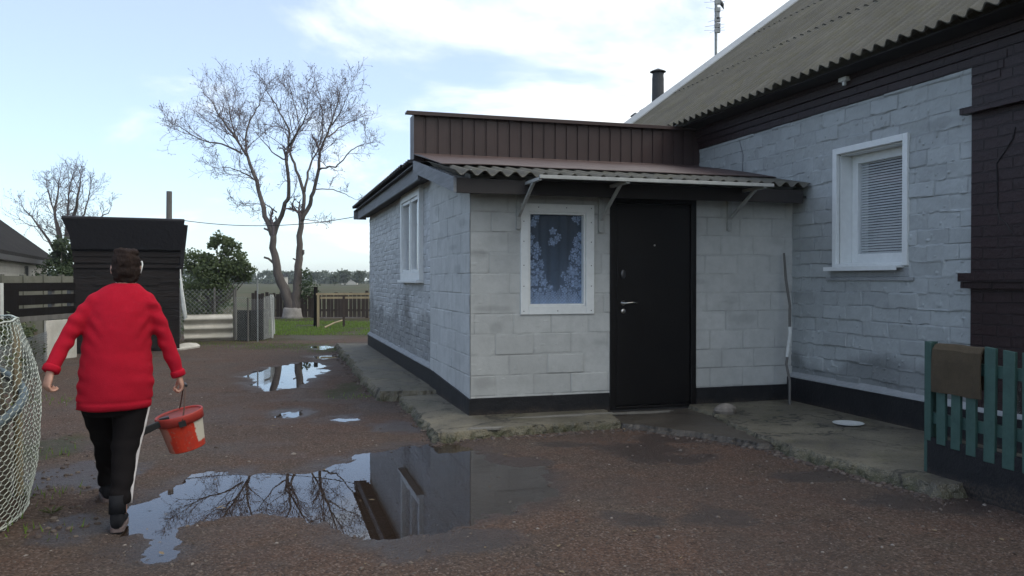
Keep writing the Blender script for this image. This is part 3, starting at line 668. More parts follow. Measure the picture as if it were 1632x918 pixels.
# lean-to roof of the porch
sl = math.atan2(.50, 2.41); dv = (0, math.cos(sl), math.sin(sl))
m_ = MB(); corrugated(m_, (-.25,-.36,2.405), (1,0,0), dv, 3.90, 1.30, rows=1, jit=.018, seed=2, ns=10); P(m_, 'porch_roof', M['slate'], smooth=False)
m_ = MB()
rgt = []
for k in range(61):
    a = -.22+3.9*k/60; q = .018*mnoise.noise(Vector((a*1.6,0,0))); bl_ = .30+.10*mnoise.noise(Vector((a*1.1,5,0)))+(.05 if a < 1.3 else 0)
    z_ = lambda b: 2.405+(b+.36)*math.tan(sl)+.045
    rgt.append([(a,bl_,z_(bl_)+.006+q*.3),(a,.9,z_(.9)+.012+q),(a,1.5,z_(1.5)+.008-q*.6),(a,2.05,2.945),(a,2.05,2.939),(a,.9,z_(.9)+.006+q),(a,bl_,z_(bl_)+q*.3)])
m_.loft(rgt)
P(m_, 'flashing', M['flash'])
m_ = MB(); m_.hexa([(-.235,-.30,2.24),(-.205,-.30,2.24),(-.205,1.95,2.70),(-.235,1.95,2.70)], [(-.235,-.30,2.385),(-.205,-.30,2.385),(-.205,1.95,2.845),(-.235,1.95,2.845)])
P(m_, 'verge_board', M['fascia_grey'], bevel=.003)
m_ = MB(); m_.box(-.204,3.60,-.30,-.272,2.235,2.375); P(m_, 'front_fascia', M['fascia_dark'], bevel=.003)
m_ = MB(); m_.box(-.2,3.66,-.27,.0,2.30,2.315)
for a_ in (.2,.95,1.6,2.35,3.1): m_.hexa([(a_,-.26,2.318),(a_+.06,-.26,2.318),(a_+.06,1.9,2.735),(a_,1.9,2.735)], [(a_,-.26,2.37),(a_+.06,-.26,2.37),(a_+.06,1.9,2.80),(a_,1.9,2.80)])
P(m_, 'soffit', M['soffit'])
# parapet of brown profiled sheet
m_ = MB(); prof = []; a_ = -.205
while a_ < 3.86:
    prof += [(a_,0),(a_+.118,0),(a_+.124,.016),(a_+.146,.016)]; a_ += .152
rings = [[(x, 2.045+dy, z) for x, dy in prof] for z in (2.86,3.425)]
m_.loft(rings, cap=False, closed=False); rings = [[(x, 2.07, z) for x, dy in prof] for z in (3.425,2.86)]; m_.loft(rings, cap=False, closed=False)
m_.box(-.208,-.196,2.03,2.30,2.88,3.425); P(m_, 'parapet', M['clad'])
m_ = MB(); m_.box(-.30,3.87,1.985,2.13,3.427,3.452); m_.box(-.30,3.87,1.98,1.986,3.405,3.452); P(m_, 'parapet_cap', M['clad'], bevel=.003)
m_ = MB(); m_.hexa([(-.2,2.0,2.905),(3.84,2.0,2.905),(3.84,2.04,2.94),(-.2,2.04,2.94)], [(-.2,2.0,2.918),(3.84,2.0,2.918),(3.84,2.04,2.953),(-.2,2.04,2.953)]); P(m_, 'parapet_flashing', M['flash'])
# old roof behind the parapet
s2 = math.atan2(.44, 4.0); m_ = MB(); corrugated(m_, (-.27,8.92,2.845), (0,-1,0), (math.cos(s2),0,math.sin(s2)), 6.82, 4.2, rows=1, seed=5, jit=.012); P(m_, 'old_roof', M['slate_dark'])
m_ = MB(); m_.box(3.9,7.6,5.66,8.9,2.72,2.80); P(m_, 'rear_roof', M['slate_dark'])
m_ = MB(); m_.box(-.175,-.145,1.95,8.86,2.62,2.80); m_.box(-.25,.0,8.84,8.87,2.62,2.80); P(m_, 'side_fascia', M['fascia_grey'], bevel=.003)
m_ = MB(); m_.box(-.14,.045,2.06,8.83,2.66,2.675); m_.box(-.24,-.176,1.96,8.86,2.785,2.80); P(m_, 'side_soffit', M['fascia_dark'])
# front window
def frontwindow():
    wd = MB(); frame(wd, 'x', -.022, .05, .513, 1.304, 1.065, 2.181, (.085,.09,.085,.085)); f = P(wd, 'window', M['white'], bevel=.004)
    q = MB(); frame(q, 'x', -.008, .06, .600, 1.211, 1.152, 2.095, .018); q.build('sash', M['white'], f, off=ao)
    q = MB(); q.box(.612,1.20,.030,.036,1.165,2.082); q.build('pane', M['glass'], f, off=ao)
    for x, z in [(.545,1.10),(.905,1.10),(1.27,1.10),(.545,1.35),(1.27,1.35),(.545,1.56),(1.27,1.56),(.545,1.80),(1.27,1.80),(.545,2.0),(1.27,2.0),(.7,2.145),(1.0,2.145),(1.27,2.145)]:
        s_ = MB(); s_.lathe([(.0001,.0),(.0055,.0),(.0055,.003),(.0001,.004)], 8); o = s_.build('screw', M['dark_metal'], f); o.location = (x,-.0225,z); o.rotation_euler = (R(90),0,0)
frontwindow()
# door
def door():
    fr = MB(); frame(fr, 'x', -.020, .12, 1.482, 2.478, .065, 2.285, (.065,.062,.03,.07)); f = P(fr, 'door', M['door'], bevel=.005)
    lf = MB(); lf.box(1.552,2.412,.004,.07,.10,2.21); lf.box(1.570,2.395,-.001,.005,.118,2.19); leaf = lf.build('leaf', M['door'], f, off=ao, bevel=.004)
    h = MB(); h.lathe([(.0001,0),(.026,0),(.026,.006),(.012,.010),(.011,.045),(.0001,.047)], 20); hd = h.build('handle', M['chrome'], f, smooth=True); hd.location = (1.634,.0,1.172); hd.rotation_euler = (R(90),0,0)
    l_ = MB(); l_.tube([(1.634,-.042,1.172),(1.68,-.046,1.175),(1.72,-.048,1.178),(1.777,-.046,1.174)], [.010,.009,.008,.007], 10); l_.build('lever', M['chrome'], f, off=ao, smooth=True)
    k_ = MB(); k_.lathe([(.0001,0),(.025,0),(.025,.007),(.018,.011),(.0001,.012)], 20); kk = k_.build('lock', M['chrome'], f, smooth=True); kk.location = (1.636,.0,1.088); kk.rotation_euler = (R(90),0,0)
    kh = MB(); kh.box(1.632,1.640,-.014,-.011,1.078,1.096); kh.build('keyhole', M['door'], f, off=ao)
    e = MB(); e.loft([[(1.634+.027*math.cos(t)*q, y, 1.472+.05*math.sin(t)*q + .0) for t in [6.283*i/24 for i in range(24)]] for y, q in ((.0,1),(-.008,1),(-.012,.8))]); e.build('escutcheon', M['dark_metal'], f, off=ao, smooth=True)
    p_ = MB(); p_.lathe([(.0001,0),(.010,0),(.010,.004),(.0001,.005)], 14); pp = p_.build('peephole', M['chrome'], f); pp.location = (1.994,-.001,1.777); pp.rotation_euler = (R(90),0,0)
    t_ = MB(); t_.box(1.484,2.476,-.035,.11,.045,.064); t_.build('threshold', M['dark_metal'], f, off=ao)
    for z in (.45,1.2,1.95):
        q = MB(); q.tube([(2.425,-.012,z-.05),(2.425,-.012,z+.05)], .010, 8); q.build('hinge', M['door'], f, off=ao)
door()
m_ = MB(); m_.box(1.30,2.50,-.008,.003,2.287,2.36); P(m_, 'painted_shade_strip', M['door'])  # thin black strip painted in as the shadow above the door, under the awning
# awning over door and window
def awning():
    z0 = 2.395
    b0 = MB(); b0.hexa([(.49,-.03,2.385),(2.95,-.03,2.385),(2.95,-.70,2.362),(.49,-.70,2.362)], [(.49,-.03,2.391),(2.95,-.03,2.391),(2.95,-.70,2.368),(.49,-.70,2.368)])
    aw = P(b0, 'awning', M['canopy_sheet'])
    q = MB(); q.box(.478,2.952,-.725,-.702,2.345,2.378); q.build('front_rail', M['canopy_metal'], aw, off=ao, bevel=.003)
    q = MB(); q.box(.478,2.952,-.03,-.005,2.35,2.38); q.build('wall_rail', M['canopy_metal'], aw, off=ao)
    for a_, zb in ((.487,1.922),(1.37,1.90),(2.869,1.944)):
        q = MB(); q.box(a_-.022,a_+.022,-.042,-.002,zb,2.345); q.beam((a_,-.043,zb+.13),(a_,-.52,2.335),.028,.024); q.box(a_-.018,a_+.018,-.701,-.043,2.33,2.358)
        for zz in (zb+.05, zb+.2): q.ell((a_,-.045,zz),(.006,.004,.006),8,4)
        q.build('bracket', M['canopy_metal'], aw, off=ao, bevel=.002)
awning()
# side window
def sidewindow():
    wd = MB(); frame(wd, 'y', -.02, .10, 2.751, 4.32, 1.41, 2.62, (.09,.09,.10,.09)); f = P(wd, 'window', M['white'], bevel=.004)
    q = MB(); q.box(0.01,.09,3.49,3.56,1.51,2.53); frame(q, 'y', .0, .085, 2.845, 3.488, 1.513, 2.527, .04); frame(q, 'y', .0, .085, 3.562, 4.226, 1.513, 2.527, .04); q.build('sash', M['white'], f, off=ao)
    for b0, b1 in ((2.88,3.45),(3.60,4.19)):
        q = MB(); q.box(.040,.046,b0,b1,1.55,2.49); q.build('pane', M['glass2'], f, off=ao)
    q = MB(); q.box(-.06,.04,2.72,4.35,1.372,1.408); q.build('sill', M['white'], f, off=ao, bevel=.003)
    q = MB(); q.box(-.005,.043,2.70,4.36,2.622,2.655); q.build('head_board', M['white_old'], f, off=ao)
    q = MB(); q.box(.30,.31,2.75,4.3,1.42,2.6); q.build('net_curtain', simple('dim_net_curtain', (.10,.11,.12), (.07,.08,.09), 5, .9, 0), f, off=ao)
sidewindow()

# lace curtain hung behind the front window
def lace():
    na, nz = 210, 320; a0, a1, z0, z1 = .565, 1.255, 1.115, 2.135
    r = random.Random(9); fl = []
    def flower(cx, cz, R_, pet, rot): fl.append((cx, cz, R_, pet, rot))
    for sx in (-1, 1):
        for k in range(84):
            f = r.random()**1.25; dx = .285 - .26*f*0 - (r.random()**1.2)*(.20*(1-f)**.7+.03); dz = .17+.60*f
            flower(.9075+sx*dx, z0+dz, r.uniform(.024,.062)*(1.1-.45*f), r.choice([5,5,6,3]), r.random()*6)
        for (dx,dz,R_) in ((.19,.36,.078),(.23,.27,.07),(.26,.48,.058),(.13,.29,.05)): flower(.9075+sx*dx, z0+dz+r.uniform(-.02,.02), R_, 6, r.random()*6)
        for k in range(6): flower(.9075+sx*(.2+.06*r.random()), z0+.84+.12*r.random(), r.uniform(.02,.045), 5, r.random()*6)
    for k in range(9): flower(.89+r.gauss(0,.03), z0+.69+r.gauss(0,.035), r.uniform(.02,.045), 5, r.random()*6)
    for i in range(12): flower(a0+.02+i*.06, z0+.15+r.uniform(-.012,.012), .036, 6, i*.7)
    for i in range(14): flower(a0+i*.05, z0+.08+r.uniform(-.01,.01), .034, 8, i)
    A_, Z_ = np.meshgrid(np.linspace(a0,a1,na), np.linspace(z0,z1,nz)); den = np.zeros_like(A_)
    gr_ = fbm(np.stack([A_.ravel()*60,Z_.ravel()*60],1)+9,1.0,3,4).reshape(A_.shape)
    for cx, cz, R_, pet, rot in fl:
        dx, dz = A_-cx, Z_-cz; rr = np.hypot(dx,dz)/R_*(1+(gr_-.45)*.5); th = np.arctan2(dz,dx)+rot
        shp = .66+.34*np.abs(np.cos(th*pet/2)); inside = np.clip((shp-rr)/.22,0,1)
        veins = .70+.30*np.cos(th*pet*2)*np.clip(rr*2,0,1); ringd = 1-.55*np.exp(-((rr-.36)/.09)**2)
        den = np.maximum(den*(1-.8*np.exp(-((rr-shp-.05)/.10)**2)), inside*veins*ringd*.95)
    den = den*(.75+.5*gr_)
    edge = z0+.018+.016*np.abs(np.sin((A_-a0)*3.14159/.16))
    den = np.maximum(den, np.clip((z0+.16-Z_)/.03,0,1)*(.42+.38*(np.sin(A_*190)*np.sin(Z_*190)>.2)))
    den = np.maximum(den, .05+.20*np.clip((z0+.66-Z_)/.6,0,1)*(.6+.8*gr_))
    fold = .008*np.sin(A_*60)+.005*np.sin(A_*23+1)
    m_ = MB(); m_.v = [(float(a), .058+float(f), float(z)) for a,f,z in zip(A_.ravel(), fold.ravel(), Z_.ravel())]
    idx = np.arange(na*nz).reshape(nz,na); ok = (Z_ > edge)
    F = np.stack([idx[:-1,:-1],idx[:-1,1:],idx[1:,1:],idx[1:,:-1]],-1).reshape(-1,4); kp = ok[:-1,:-1].ravel()
    m_.f = F[kp].tolist(); m_.m = [0]*len(m_.f)
    t = NT('blue_white_lace'); at = t.n('ShaderNodeVertexColor'); at.layer_name = 'lace'
    t.base(t.mix(at.outputs['Color'], (.020,.038,.060), (.34,.46,.68))); t.rough(.9)
    o = m_.build('lace_curtain', t.mat, off=(.9,.075,1.13), smooth=True); o.location = W(.9,.075,1.13); o.rotation_euler = (0,0,TH)
    ca = o.data.color_attributes.new('lace','FLOAT_COLOR','POINT'); d = den.ravel(); ca.data.foreach_set('color', np.stack([d,d,d,d*0+1],1).ravel())
    tag(o, 'blue white flowered lace curtain hanging behind the porch window', 'curtain')
lace()
m_ = MB(); m_.box(.30,3.55,.6,.62,.02,2.3); P(m_, 'porch_partition', M['dark_room'])

# ------------------------------------------------------------------ main house on the right
HS, ho = hthing('house', 'grey painted brick house with corrugated slate roof and dark brown trim', 'house', 3.68, 0)
def H(m_, name, mat, parent=None, **k): return m_.build(name, mat, parent or HS, off=ho, **k)
WR = (-1.69,-.75,1.565,2.71)
m_ = MB(); wallpanel(m_, 'y', 3.692, .368, -2.44, 5.10, -.05, 3.165, [WR])
tn_ = [relief_wall(m_, 'y', 3.68, -2.44, 2.05, .34, 3.165, .0092, .36, .1415, .02, 11, .010, .006, .007, .0035, .016, [WR], smud=26, damp=.34, grey=.075)]
m_.box(4.06,12.0,4.42,4.80,-.05,3.6); o = H(m_, 'wall', M['brick_right']); settone(o, 0, tn_)
m_ = MB()
m_.box(3.652,4.06,-15.0,-2.441,.345,3.2455)                                   # brown corner bay
for z0, z1, pr in ((2.775,2.83,.075),(1.40,1.472,.085),(1.345,1.399,.055)): m_.box(3.652-pr,3.652,-15.0,-2.39,z0,z1)
m_.box(3.66,3.70,-2.439,5.10,3.167,3.245); m_.box(3.645,4.06,-15.0,5.10,3.246,3.32); m_.box(3.615,4.06,-15.0,5.10,3.321,3.40); m_.box(3.60,4.06,-15.0,5.10,3.401,3.46)
for k in range(3): m_.box(3.646,3.652,-2.72-.03*k,-2.442,3.02+.07*k,3.085+.07*k)
H(m_, 'brown_trim', M['brick_brown'], bevel=.004)
m_ = MB(); m_.box(3.612,3.69,-3.6,-.001,.0,.343); m_.box(3.60,3.66,-15,-3.601,.0,.343); H(m_, 'plinth', M['plinth'], bevel=.006)
m_ = MB(); rg0 = []
for i in range(50):
    b = -3.59 + 3.57*i/49; q = .010*mnoise.noise(Vector((b*3,4,0)))
    rg0.append([(3.608+q*.5,b,.344),(3.612+q,b,.358+q),(3.66,b,.382+q),(3.684,b,.40+q),(3.684,b,.344)])
m_.loft(rg0); H(m_, 'plinth_ledge', M['mortar'])
PIT = R(36.3); dvR = (math.cos(PIT),0,math.sin(PIT))
m_ = MB(); corrugated(m_, (3.27,4.98,3.465), (0,-1,0), dvR, 20.0, 5.7, rows=3, over=.14, lift=.010, jit=.020, seed=3, th=.012); H(m_, 'roof', M['slate'])
m_ = MB(); rx = 3.27+5.7*math.cos(PIT); rz = 3.465+5.7*math.sin(PIT)
corrugated(m_, (2*rx-3.27,4.98,3.465), (0,-1,0), (-math.cos(PIT),0,math.sin(PIT)), 20.0, 5.7, rows=1, seed=6, ns=4); H(m_, 'back_roof', M['slate'])
m_ = MB()     # verge strip along the far gable
n_ = Vector((-math.sin(PIT),0,math.cos(PIT)))
for (u0,u1,w0,w1) in ((0,5.75,-.02,.055),):
    o_ = Vector((3.27,0,3.465)); d_ = Vector(dvR)
    q = [o_+d_*(-.05)+n_*.03, o_+d_*u1+n_*.03]
    m_.hexa([q[0]+Vector((0,4.90,0)), q[1]+Vector((0,4.90,0)), q[1]+Vector((0,5.02,0)), q[0]+Vector((0,5.02,0))],
            [q[0]+Vector((0,4.90,0))+n_*.02, q[1]+Vector((0,4.90,0))+n_*.02, q[1]+Vector((0,5.02,0))+n_*.09, q[0]+Vector((0,5.02,0))+n_*.09])
H(m_, 'verge_strip', M['ridge_white'])
m_ = MB(); m_.box(3.36,3.60,-15,5.2,3.44,3.455); H(m_, 'eaves_board', M['soffit'])
m_ = MB(); m_.add([(4.0,4.78,3.45),(2*rx-4.0,4.78,3.45),(rx,4.78,rz-.1),(4.0,4.50,3.45),(2*rx-4.0,4.50,3.45),(rx,4.50,rz-.1)], [(0,2,1),(3,4,5),(0,1,4,3),(1,2,5,4),(2,0,3,5)]); H(m_, 'gable', M['fascia_grey'])
m_ = MB(); m_.box(4.4,4.42,-14.9,4.4,0,3.4); m_.box(4.06,4.4,-1.9,-1.88,0,3.2); m_.box(4.06,4.4,-.5,-.48,0,3.2); H(m_, 'inner_wall', M['dark_room'])
def housewindow():
    wd = MB(); frame(wd, 'y', 3.650, 3.695, -1.735, -.705, 1.545, 2.752, (.062,.062,.03,.062)); f = H(wd, 'window', M['white'], bevel=.004)
    q = MB(); frame(q, 'y', 3.697, 3.86, -1.672, -.768, 1.575, 2.69, .012); q.build('reveal', M['white'], f, off=ho)
    q = MB(); frame(q, 'y', 3.83, 3.89, -1.658, -.782, 1.588, 2.677, .085); q.build('sash', M['white'], f, off=ho, bevel=.003)
    q = MB(); q.box(3.846,3.850,-1.575,-.865,1.67,2.595); q.build('pane', M['glass'], f, off=ho)
    q = MB(); q.box(3.585,3.70,-1.68,-.66,1.528,1.544); q.box(3.580,3.588,-1.68,-.66,1.505,1.544); q.build('sill', M['white'], f, off=ho)
    z = 1.675; q = MB()
    while z < 2.59: q.hexa([(3.866,-1.572,z),(3.866,-.868,z),(3.880,-.868,z+.020),(3.880,-1.572,z+.020)], [(3.867,-1.572,z+.0012),(3.867,-.868,z+.0012),(3.881,-.868,z+.0212),(3.881,-1.572,z+.0212)]); z += .0265
    bl = q.build('blind', M['blind'], f, off=ho)
    for b_ in (-.95,-1.49): q = MB(); q.tube([(3.862,b_,1.66),(3.862,b_,2.6)], .0015, 4); q.build('cord', M['white'], bl, off=ho)
housewindow()
m_ = MB(); m_.box(3.655,3.682,-1.80,-.60,1.405,1.44); m_.box(3.668,3.682,-1.74,-.66,1.441,1.525); H(m_, 'apron', M['mortar'], bevel=.006)
m_ = MB(); m_.box(3.555,3.615,-1.02,-.91,3.385,3.425); m_.box(3.57,3.60,-.98,-.95,3.345,3.385); H(m_, 'lamp', M['white'], bevel=.004)
m_ = MB(); cr = [(-2.86,2.60),(-2.84,2.52),(-2.76,2.42),(-2.69,2.34),(-2.70,2.15),(-2.70,1.98),(-2.72,1.90),(-2.78,1.86),(-2.83,1.78)]
m_.tube([(3.650,b,z) for b,z in cr[:6]], .006, 5); H(m_, 'crack', M['soffit'])
m_ = MB(); m_.tube([(3.651,b,z) for b,z in cr[5:]], .006, 5); H(m_, 'crack_filler', M['fascia_dark'])
m_ = MB(); m_.tube([(3.674,1.05,3.12),(3.672,.98,2.95),(3.672,.99,2.75),(3.672,.93,2.62)], .009, 6); H(m_, 'cable', M['fascia_grey'])
m_ = MB(); m_.tube([(3.33,6.2,2.7),(3.33,6.2,3.4)], .05, 8)

# chimneys and aerial
def chimney(name, label, u, vt, vb, y, rad, zbase, cap=True, cat='chimney'):
    c = D(u, vt, y); root = thing(name, label, cat, (c.x, c.y, zbase))
    H_ = c.z - zbase
    q = MB(); q.lathe([(rad*1.04,0),(rad*1.03,H_*.3),(rad*.98,H_*.55),(rad*1.02,H_*.75),(rad*.98,H_-.25),(rad,H_-.24),(rad*.9,H_-.10)], 14); q.build('pipe', M['chim'], root)
    if cap:
        q = MB(); q.lathe([(rad*1.35,H_-.075),(rad*1.32,H_-.065),(.01,H_)], 12)
        for k in range(3): t = 2.09*k; q.tube([(rad*.85*math.cos(t), rad*.85*math.sin(t), H_-.13),(rad*.95*math.cos(t), rad*.95*math.sin(t), H_-.06)], .012, 4)
        q.build('cowl', M['chim'], root)
    return root
chimney('chimney', 'tall sooty round chimney pipe with pointed cowl behind the roof verge', 1048, 110, 170, 17.0, .125, 2.80)
chimney('vent_pipe', 'short vent pipe with wide cowl at left of roof verge', 1012, 180, 200, 16.4, .075, 2.80, cat='vent')
chimney('vent_pipe', 'small vent half hidden behind the roof verge', 1027, 172, 195, 16.9, .085, 2.80, cat='vent')
def aerial():
    c = D(1140, 95, 20.0); root = thing('aerial_mast', 'thin aerial mast with stacked antenna elements above the roof', 'aerial', (c.x, c.y, 0))
    q = MB(); q.tube([(0,0,0),(0,0,9.1)], .035, 8); q.build('pole', M['wire_grey'], root)
    q = MB(); s_ = 20/1307
    for v in (50,42,33,17,5,-8,-20):
        z = CAMZ+(445-v)*s_; q.box(-.03,.10,-.04,.04,z-.05,z+.05)
        for k in range(2): a_ = R(20+130*k + v*3); q.tube([(-.22*math.cos(a_),-.22*math.sin(a_),z),(.28*math.cos(a_),.28*math.sin(a_),z+.02)], .004, 4)
    q.box(.0,.08,-.04,.04,CAMZ+(445-32)*s_,CAMZ+(445-22)*s_)
    q.build('elements', M['wire_grey'], root)
    b = MB(); c2 = D(1151, 6, 20.0); b.loft([[(x+ r*math.cos(t), r*math.sin(t), z) for t in [6.283*k/8 for k in range(8)]] for x,z,r in [(.05,-.13,.005),(.02,-.06,.03),(0,0,.055),(-.03,.06,.045),(-.04,.09,.032),(-.05,.12,.034),(-.06,.15,.01)]])
    o = b.build('bird', M['dark_metal'], smooth=True); o.location = (c.x+.14, c.y, CAMZ+(445-8)*s_); tag(o, 'small dark bird perched high on the aerial mast', 'bird')
aerial()

# ------------------------------------------------------------------ small things by the house
m_ = MB(); r = random.Random(3)
rg = []
for z, q in ((0,.95),(.03,1.1),(.06,1.02),(.085,.72),(.098,.42),(.104,.12)):
    rg.append([(.105*q*math.cos(t)*(1+.38*mnoise.noise(Vector((math.cos(t)*1.6,math.sin(t)*1.6,z*14)))), .08*q*math.sin(t)*(1+.2*mnoise.noise(Vector((math.cos(t)*2,math.sin(t)*2,z*9+4)))), z) for t in [6.283*k/11 for k in range(11)]])
m_.loft(rg); x, y = G(1158,659,.085); o = m_.build('rock', M['stone'], smooth=False); o.location = (x,y,.083); tag(o, 'grey rock lying on the concrete near the black door', 'rock')
m_ = MB(); m_.lathe([(.001,.003),(.105,.003),(.135,.012),(.138,.016),(.13,.016),(.104,.007),(.001,.007)], 28); x, y = G(1353,676,.09); o = m_.build('plate', M['white_old'], smooth=True); o.location = (x,y,.086); tag(o, 'white shallow plate lying on the concrete terrace', 'plate')
st = thing('stick', 'thin crooked stick leaning in the corner between porch and house', 'stick', W(3.42,-.30,.085), TH)
m_ = MB(); m_.tube([(.0,-.03,0),(.02,.0,.25),(.0,.03,.42),(.06,.06,.72),(.09,.10,1.05),(.075,.15,1.33),(.09,.21,1.62)], [.013,.013,.014,.014,.015,.015,.012], 7); m_.build('shaft', M['wood_grey'], st)
m_ = MB(); m_.tube([(.012,.038,.50),(.062,.058,.74),(.072,.07,.82)], [.019,.019,.0185], 7); m_.build('wrapping', M['white_old'], st)

# green picket fence in front of the house
FA, FB0 = 2.47, -3.26
gf = thing('picket_fence', 'dark green picket fence standing on a black skirting board', 'fence', W(FA,FB0,0), TH)
m_ = MB(); m_.box(-.02,.02,-.78,.01,-.02,.335); m_.box(-.021,.019,-3.6,-.785,-.02,.33); m_.build('skirting_board', M['plinth'], gf, bevel=.004)
m_ = MB()
for z in (.43,.80): m_.box(.0,.035,-3.6,.01,z,z+.075)
m_.build('rail', M['green_paint'], gf)
r = random.Random(8); y_ = .045
spec = [(.0,.05,.985,.31),(-.115,.075,.80,.30),(-.235,.075,.80,.29),(-.36,.075,.81,.275),(-.50,.082,.985,.262),(-.64,.085,.975,.25),(-.78,.08,.97,.25),(-.92,.08,.98,.25),(-1.06,.08,.97,.25),(-1.2,.08,.98,.25),(-1.34,.08,.97,.25),(-1.5,.08,.975,.25)]
for yy, wd, zt, zb in spec:
    m_ = MB(); t_ = r.uniform(-.006,.006)
    m_.hexa([(-.024,yy-wd/2,zb),(-.001,yy-wd/2,zb),(-.001,yy+wd/2,zb),(-.024,yy+wd/2,zb)], [(-.024,yy-wd/2+t_,zt),(-.001,yy-wd/2+t_,zt),(-.001,yy+wd/2+t_,zt+.008),(-.024,yy+wd/2+t_,zt+.008)])
    m_.build('picket', M['green_paint'], gf, bevel=.003)
for y0 in (.0,-3.6): m_ = MB(); m_.box(-.005,.06,y0,y0+.05,-.02,.99); m_.build('post', M['green_paint'], gf)
# coir mat folded over the rail
m_ = MB(); rings = []
prof = [(-.046,.655),(-.048,.75),(-.046,.87),(-.038,.945),(-.012,.978),(.02,.985),(.052,.968),(.066,.93),(.07,.86),(.075,.78),(.08,.70)]
N_ = 14
out_, in_ = [], []
for j in range(N_+1):
    yy = -.052 - .395*j/N_
    out_.append([(x + .006*mnoise.noise(Vector((yy*9,z*6,1))), yy+ (.985-z)*(-.03)*(j/N_) , z + .006*mnoise.noise(Vector((yy*7,3,0)))) for x,z in prof])
rings = []
for rg in out_:
    n = len(rg); inner = [(x*.82+.002, yy, z-.012 if 2<i<8 else z) for i,(x,yy,z) in enumerate(rg)]
    rings.append(rg + inner[::-1])
m_.loft(rings); o = m_.build('door_mat', M['mat'], smooth=False); o.location = W(FA,FB0,0); o.rotation_euler = (0,0,TH); tag(o, 'brown coir door mat hung over the green picket fence', 'mat')
def clearplastic():
    t = NT('clear_plastic'); t.N.remove(t.b); gl = t.n('ShaderNodeBsdfGlossy'); gl.inputs['Roughness'].default_value = .08; gl.inputs['Color'].default_value=(.9,.95,.95,1)
    tr = t.n('ShaderNodeBsdfTransparent'); mx = t.n('ShaderNodeMixShader'); mx.inputs[0].default_value = .28; t.l(tr.outputs[0], mx.inputs[1]); t.l(gl.outputs[0], mx.inputs[2]); t.l(mx.outputs[0], t.out.inputs[0]); return t.mat
bt = thing('plastic_bottle', 'clear crumpled plastic bottle wedged behind the green pickets', 'bottle', W(FA+.09,FB0-.57,.58), TH)
m_ = MB(); m_.lathe([(.001,0),(.035,.002),(.042,.012),(.040,.07),(.043,.09),(.040,.13),(.043,.16),(.034,.20),(.014,.235),(.014,.25)], 16); m_.build('body', clearplastic(), bt, smooth=False)
m_ = MB(); m_.lathe([(.001,.25),(.0165,.25),(.0165,.272),(.001,.273)], 14); m_.build('cap', M['white'], bt)

# ------------------------------------------------------------------ shed
sh = thing('shed', 'black timber shed with deep felted brow and plank door', 'shed', (-7.5,16.0,0), R(24))
m_ = MB(); m_.box(-.925,.925,0,1.9,0,2.30)
z = .02
while z < 1.62: m_.box(-.935,.935,-.014 - .006*((int(z*100)//12) % 2),0,z,z+.112); z += .118
m_.build('wall', M['wood_shed'], sh)
m_ = MB()
rg = []
for j in range(25):
    x = -1.0 + 2.0*j/24; q = .015*mnoise.noise(Vector((x*3,2,0)))
    xs = (1.0*(x) - (.08 if x < -.3 else 0))
    rg.append([(x*.95,-.03,1.96+q),(x*.965,-.10,2.0+q),(x*.985,-.17,2.25+q*.5),(xs*1.03,-.26,2.565),(xs*1.03,-.25,2.60+q*.6),(xs*1.02,.05,2.63),(xs*1.0,2.0,2.42),(xs*1.0,2.0,2.36),(x*.95,0,2.2)])
m_.loft(rg); m_.build('roof', M['tarp'], sh)
m_ = MB(); m_.box(-.95,.95,-.045,-.0,1.86,1.955); m_.box(-.94,.94,-.03,.0,1.74,1.85); m_.box(-.95,.95,-.05,-.0,1.64,1.70); m_.build('cornice', M['wood_shed'], sh)
dr = MB()
for k in range(7): dr.box(-.56+.155*k,-.56+.155*k+.149,-.034,-.0,.06,1.60)
dr.box(-.56,.52,-.052,-.0345,.35,.45); dr.box(-.56,.52,-.052,-.0345,1.3,1.4); dd = dr.build('door', M['wood_shed'], sh)
q = MB(); q.box(.40,.43,-.075,-.035,.85,1.0); q.build('handle', M['dark_metal'], dd)
q = MB(); q.box(.60,.86,-.028,-.0,1.38,1.56); q.box(.585,.875,-.035,-.0145,1.36,1.38); q.build('hatch', M['wood_shed'], sh)
m_ = MB(); m_.hexa([(.94,-.02,1.42),(.98,-.02,1.40),(1.04,1.8,1.45),(.94,1.8,1.45)], [(.97,-.04,2.52),(1.10,-.05,2.50),(1.12,1.9,2.36),(.97,1.9,2.36)]); m_.build('side_felt', M['tarp'], sh)
m_ = MB()
for k in range(3): m_.tube([(.955+.02*k,-.03-.02*k,1.62-.2*k),(.97+.03*k,-.05,1.2-.15*k),(1.0+.03*k,-.03,.85-.1*k),(1.02,-.06,.62)], [.010,.024,.028,.008], 6)
o = m_.build('rag', M['white_old'], smooth=True); o.location = (-7.5,16.0,0); o.rotation_euler = (0,0,R(24)); tag(o, 'white torn rag hanging down the corner of the black shed', 'rag')
m_ = MB(); pts = []
for k in range(22):
    t = 6.283*k/22; q = 1+.3*mnoise.noise(Vector((math.cos(t)*2,math.sin(t)*2,3))); pts.append((.20*math.cos(t)*q,.55*math.sin(t)*q))
m_.loft([[(x*s,y_*s,z) for x,y_ in pts] for z,s in ((0,1),(.03,1.02),(.07,.8),(.10,.3))]); o = m_.build('sheet_scrap', M['slate_white']); o.location = (-6.72,16.9,0); tag(o, 'broken white sheet scrap on the ground beside the shed', 'scrap')
c = D(269,305,18.4); m_ = MB(); m_.tube([(0,0,0),(.0,0,1.6),(.02,0,c.z)], [.075,.068,.06], 10); o = m_.build('wooden_post', M['wood_grey']); o.location = (c.x,c.y,0); tag(o, 'tall grey wooden post rising behind the shed roof', 'post')
